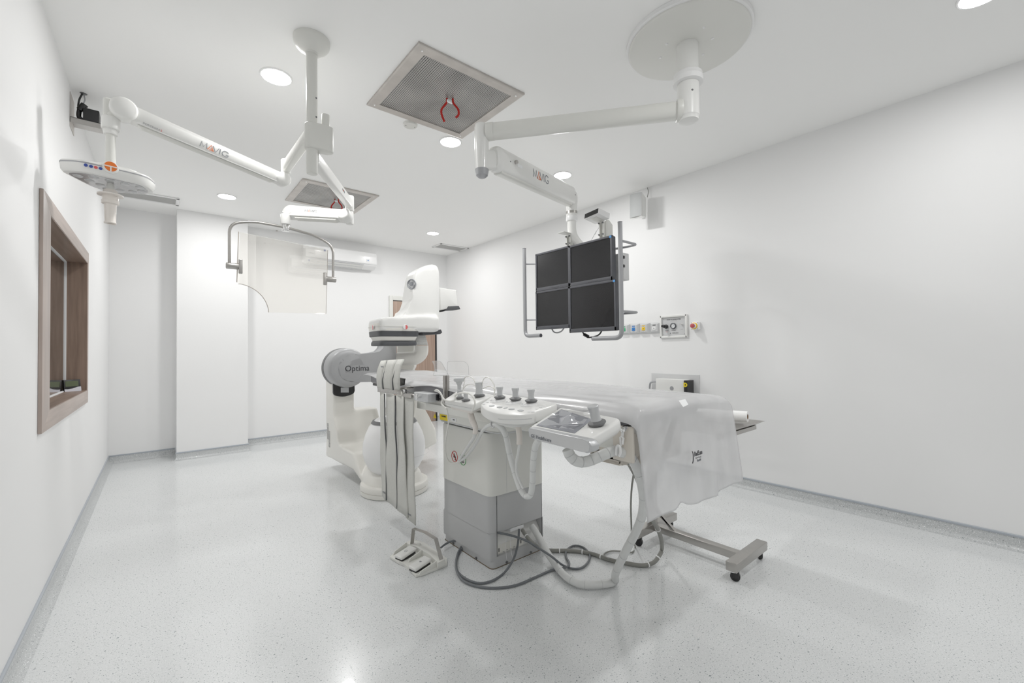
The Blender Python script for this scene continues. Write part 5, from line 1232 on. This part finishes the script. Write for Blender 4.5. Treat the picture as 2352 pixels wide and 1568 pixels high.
def fence(x0, y0, x1, y1, h0, h1, th=.006):
    a, c = fz(x0, y0, .014), fz(x1, y1, .014); dx = (c-a).normalized(); s_ = V((-dx.y, dx.x, 0))*th
    return MB().prism([a, c, c+V((0, 0, h1)), a.lerp(c, .12)+V((0, 0, h0)), a+V((0, 0, .002))], s_, bev=.0015)
obj('side_wall', fence(904, 1275, 935, 1256, .018, .03), 'shell', t)
obj('side_wall', fence(938, 1292, 970, 1276, .018, .034), 'shell', t)
obj('side_wall', fence(962, 1322, 1005, 1301, .018, .034), 'shell', t)
for cx, cy, tx, ty in ((933, 1268, 'ring', 0), (966, 1293, 'arrow', 0)):
    c = fz(cx, cy+3, .03)
    ax_ = (fz(cx+14, cy-7, .03)-fz(cx-14, cy+7, .03)).normalized(); ay_ = V((-ax_.y, ax_.x, 0))
    mt = Matrix.Translation(c) @ Matrix(((ax_.x, ay_.x, 0), (ax_.y, ay_.y, 0), (0, 0, 1))).to_4x4() @ Matrix.Rotation(R_(-7), 4, 'Y')
    p_ = obj('pedal', MB().box((-.060, -.032, -.002), (.055, .032, .016), .007, mtx=mt), 'white', t)
    obj('pedal_underside', MB().box((-.057, -.030, -.014), (.045, .030, -.001), .003, mtx=mt), 'black', p_)
    q_ = mt @ V((.0, 0, .0162)); uu, vv = (mt.to_3x3() @ V((0, -1, 0))), (mt.to_3x3() @ V((1, 0, 0)))
    if tx == 'ring': obj('symbol', MB().tube([q_+uu*math.cos(a)*.008+vv*math.sin(a)*.008+V((0, 0, .0004)) for a in [2*math.pi*i/16 for i in range(17)]], .0009, n=5, smooth=0, caps=False), 'logogrey', p_)
    else: obj('symbol', MB().prism([q_+uu*x+vv*y for x, y in ((-.008, .006), (.008, .006), (.006, -.002), (.002, -.002), (0, -.006), (-.003, -.001), (-.008, -.001))], (0, 0, .0006)), 'logogrey', p_)
kk = fz(962, 1251, .045); obj('knob', MB().cyl((kk.x, kk.y, .044), (kk.x, kk.y, .056), .011, bev=.002), 'shell', t)
h = [fz(1014, 1301, .012), fz(1012, 1290, .03), fz(1000, 1240, .14), P(1000, 1238, Z=.14), P(976, 1222, Z=.14), P(949, 1212, Z=.14), fz(944, 1248, .04)]
hA = fz(1014, 1298, .014); hB = fz(946, 1250, .04)
ab = (hA-hB); ab.z = 0; ab.normalize(); hn = V((-ab.y, ab.x, 0))
top1, mid, top2 = PL(1001, 1237, hA, hn), PL(977, 1222, (hA+hB)/2, hn), PL(950, 1213, hB, hn)
b = MB().tube([hA+V((0, 0, -.004)), hA+V((0, 0, .03)), top1, mid, top2, hB+V((0, 0, -.004))], .0014, smooth=0, rh=.012, upv=tuple(ab))
obj('carrying_handle', b, 'steel', t, sharp=25)

# ================================================================== CABLES
def floorpts(l): return [P(x, y, Z=z) if z < .6 else None for x, y, z in l]
def cab(name, pts, r, m, label, cat='cable', ties=None, n=10, smooth=6, tr_=1.25):
    t = thing(name, label, cat, pts[0]); obj('cable', MB().tube(pts, r, n=n, smooth=smooth), m, t)
    if ties:
        cr_ = catmull([V(p) for p in pts], 8)
        for k in ties:
            i = min(int(k*(len(cr_)-1)), len(cr_)-2); d_ = (cr_[i+1]-cr_[i]).normalized()
            obj('cable_tie' if tr_ > 1.1 else 'wrap_edge', MB().cyl(cr_[i]-d_*(.003 if tr_ > 1.1 else .0012), cr_[i]+d_*(.003 if tr_ > 1.1 else .0012), r*tr_, n=14), 'tie' if tr_ > 1.1 else 'spiral', t)
    return t
z_ = .0075
pA = [(1013, 1257, .03), (1022, 1250, .03), (1036, 1243, .03), (1052, 1241, .035), (1064, 1243, .04), (1068, 1250, .03), (1057, 1265, z_), (1049, 1283, z_), (1047, 1298, z_), (1053, 1315, z_), (1074, 1331, z_), (1102, 1339, z_), (1131, 1333, z_), (1156, 1317, z_)]
ptsA = floorpts(pA)+[P(1173, 1295, Y=1.80), P(1183, 1275, Y=1.83), P(1190, 1245, Y=1.86), P(1192.5, 1214, Y=1.885)]
cab('pedal_cable', ptsA, .0062, 'cable', 'dark grey cable curving from the foot pedal to the pedestal sockets')
ptsB = [P(1143, 1223, Y=1.895), P(1165, 1227, Y=1.87), P(1190, 1234, Y=1.84), P(1214, 1244, Y=1.80), P(1240, 1260, Y=1.75), P(1266, 1277, Y=1.67)]+floorpts([(1290, 1296, .02), (1312, 1305, z_), (1335, 1304, z_), (1351, 1290, z_), (1354, 1273, z_), (1340, 1257, z_), (1318, 1253, z_), (1302, 1263, z_), (1300, 1278, z_), (1307, 1292, z_+.004), (1302, 1302, .022), (1268, 1309, z_), (1228, 1326, z_), (1184, 1344, z_), (1137, 1350, z_), (1095, 1346, z_), (1065, 1334, z_+.004), (1051, 1316, .02), (1047, 1295, .02), (1051, 1272, .012), (1060, 1254, .02), (1068, 1244, .04)])
cab('floor_cable', ptsB, .0062, 'cable', 'dark grey cable making a small loop on the floor right of the pedestal')
ptsC = [P(1200, 1217, Y=1.90), P(1207, 1228, Y=1.86), P(1222, 1246, Y=1.80)]+floorpts([(1245, 1261, .02), (1270, 1264, .012), (1300, 1264, .011), (1330, 1266, .011), (1362, 1272, .011), (1400, 1285, .011), (1440, 1293, .011), (1475, 1298, .011), (1500, 1292, .02), (1514, 1276, .05)])
g1 = P(1520, 1262, Z=.06); g2 = P(1440, 1052, X=1.36)
def dmix(l, a, c):
    da, dc = (a-CAM).dot(fw), (c-CAM).dot(fw); o = []
    for i, (x, y) in enumerate(l): o.append(P(x, y, D=da+(dc-da)*(i+1)/(len(l)+1)))
    return o
ptsC = ptsC[:-1]+[P(1514, 1276, Z=.05), g1]+dmix([(1519, 1240), (1511, 1215), (1500, 1196), (1488, 1170), (1475, 1130), (1462, 1095), (1450, 1072)], g1, g2)+[g2]
cab('cable_bundle', ptsC, .011, 'cable2', 'thick grey cable bundle with white ties running along the floor and up to the table', ties=[.06, .16, .22, .30, .36, .42, .50, .56, .62, .72, .84])
gd0 = P(1451, 1180, D=2.25)
ptsD = [P(1456, 1085, D=1.9), P(1451, 1120, D=2.0), P(1449, 1160, D=2.1), P(1450, 1200, D=2.15), P(1452, 1235, D=2.15)]+floorpts([(1459, 1256, z_), (1452, 1268, z_), (1430, 1266, z_), (1405, 1265, z_), (1390, 1270, z_), (1388, 1277, z_+.01), (1400, 1284, .026)])
cab('thin_cable', ptsD, .0045, 'cable2', 'thin taupe cable hanging straight down left of the white hose and curling on the floor')
# white hoses
hS = P(1312, 1040, X=1.12); hT = P(1412, 1334, Z=.022)
cl = P(1419, 1036, X=1.25)
ptE = [P(x, y, X=X) for x, y, X in ((1303, 1031, 1.10), (1311, 1048, 1.11), (1326, 1059, 1.13), (1345, 1060, 1.16), (1368, 1052, 1.19), (1393, 1041, 1.22), (1412, 1035, 1.25), (1432, 1039, 1.27))]
ptE += dmix([(1450, 1052), (1464, 1078), (1473, 1110), (1478, 1145), (1474, 1185), (1460, 1222), (1441, 1258), (1424, 1292), (1413, 1318)], ptE[-1], hT)+[hT]
ptE += [P(x, y, Z=.0225) for x, y in ((1398, 1339), (1370, 1342), (1335, 1341), (1308, 1330), (1288, 1312))]+[P(1268, 1285, Z=.03), P(1252, 1260, Y=1.78), P(1237, 1232, Y=1.84), P(1222, 1208, Y=1.905)]
rs = [.0195]
cab('spiral_wrap_hose', ptE, .019, 'hose', 'thick white wrapped hose from under the touch panel down to the floor and pedestal', 'hose', ties=[.03, .06, .1, .14, .17, .20, .23, .27, .31, .36, .42, .47, .52, .56, .60, .64, .68, .72, .76, .80, .85, .9], n=16, tr_=1.045)
cl_ = thing('hose_hook', 'white plastic hook chain holding the thick hose below the table corner', 'hose hook', (1.26, .92, .80))
obj('hook', MB().tube([P(x, y, X=1.235) for x, y in ((1415, 1045), (1416, 1030), (1419, 1023), (1424, 1027), (1425, 1040), (1422, 1047))], .0045, n=8), 'tie', cl_)
obj('link', MB().tube([P(x, y, X=1.25) for x, y in ((1426, 1024), (1425, 1004), (1428, 1002), (1432, 1006), (1430, 1020))], .004, n=8, smooth=0), 'tie', cl_)
obj('link', MB().tube([P(x, y, X=1.255) for x, y in ((1429, 1003), (1433, 980))], .0055, n=8, smooth=0), 'tie', cl_)
kb = P(1438, 985, X=1.262); obj('knob', MB().lathe([(0, .010), (.01, .012), (.02, .010), (.022, 0)], kb, (-1, 0, 0), 20), 'chrome', cl_)
ptF = [P(x, y, X=X) for x, y, X in ((1132, 974, 1.14), (1143, 975, 1.12), (1155, 986, 1.12), (1163, 1005, 1.15), (1169, 1035, 1.18), (1178, 1070, 1.2), (1187, 1100, 1.2), (1196, 1124, 1.2), (1208, 1139, 1.2), (1219, 1134, 1.18), (1223, 1105, 1.16), (1224, 1075, 1.14), (1226, 1045, 1.12), (1231, 1020, 1.10), (1239, 1008, 1.08))]
cab('spiral_wrap_hose', ptF, .0125, 'hose', 'white wrapped hose sagging in a deep U in front of the pedestal', 'hose', ties=[.2, .3, .4, .5, .58, .66, .72, .78, .84, .9], n=14, tr_=1.05)
cab('white_cable', [P(x, y, X=1.19) for x, y in ((1193, 1018), (1190, 1040), (1186, 1062), (1187, 1085), (1194, 1105), (1202, 1122))], .006, 'hose', 'short white cable dropping from the middle console grip to the U-shaped hose')
ptG = [P(x, y, X=X) for x, y, X in ((1091, 992, 1.16), (1089, 1003, 1.2), (1078, 1020, 1.25), (1065, 1040, 1.3), (1054, 1056, 1.34))]
cab('white_cable', ptG, .0085, 'hose', 'white cable running down-left from the farthest console grip to the signs')
ptH = [P(x, y, X=X) for x, y, X in ((1056, 1058, 1.345), (1066, 1052, 1.33), (1080, 1037, 1.30), (1093, 1018, 1.26), (1103, 998, 1.2), (1113, 983, 1.15), (1126, 975, 1.13), (1134, 974, 1.13))]
cab('white_cable', ptH, .0085, 'hose', 'white wrapped cable rising from the signs to the underside of the middle console')
cab('white_cord', [P(x, y, X=X) for x, y, X in ((1026, 938, 1.13), (1028, 950, 1.13), (1030, 970, 1.15), (1027, 990, 1.18), (1023, 1015, 1.22), (1023, 1035, 1.26), (1027, 1052, 1.30), (1034, 1061, 1.33), (1044, 1063, 1.345), (1055, 1059, 1.35))], .0035, 'cord', 'thin white cord hanging in a loop left of the round signs')
cab('hanging_loop', [P(x, y, X=1.12) for x, y in ((1128, 966), (1128, 976), (1131, 981), (1135, 979), (1135, 970))], .0035, 'plate', 'small grey hook loop under the middle console', 'hook')
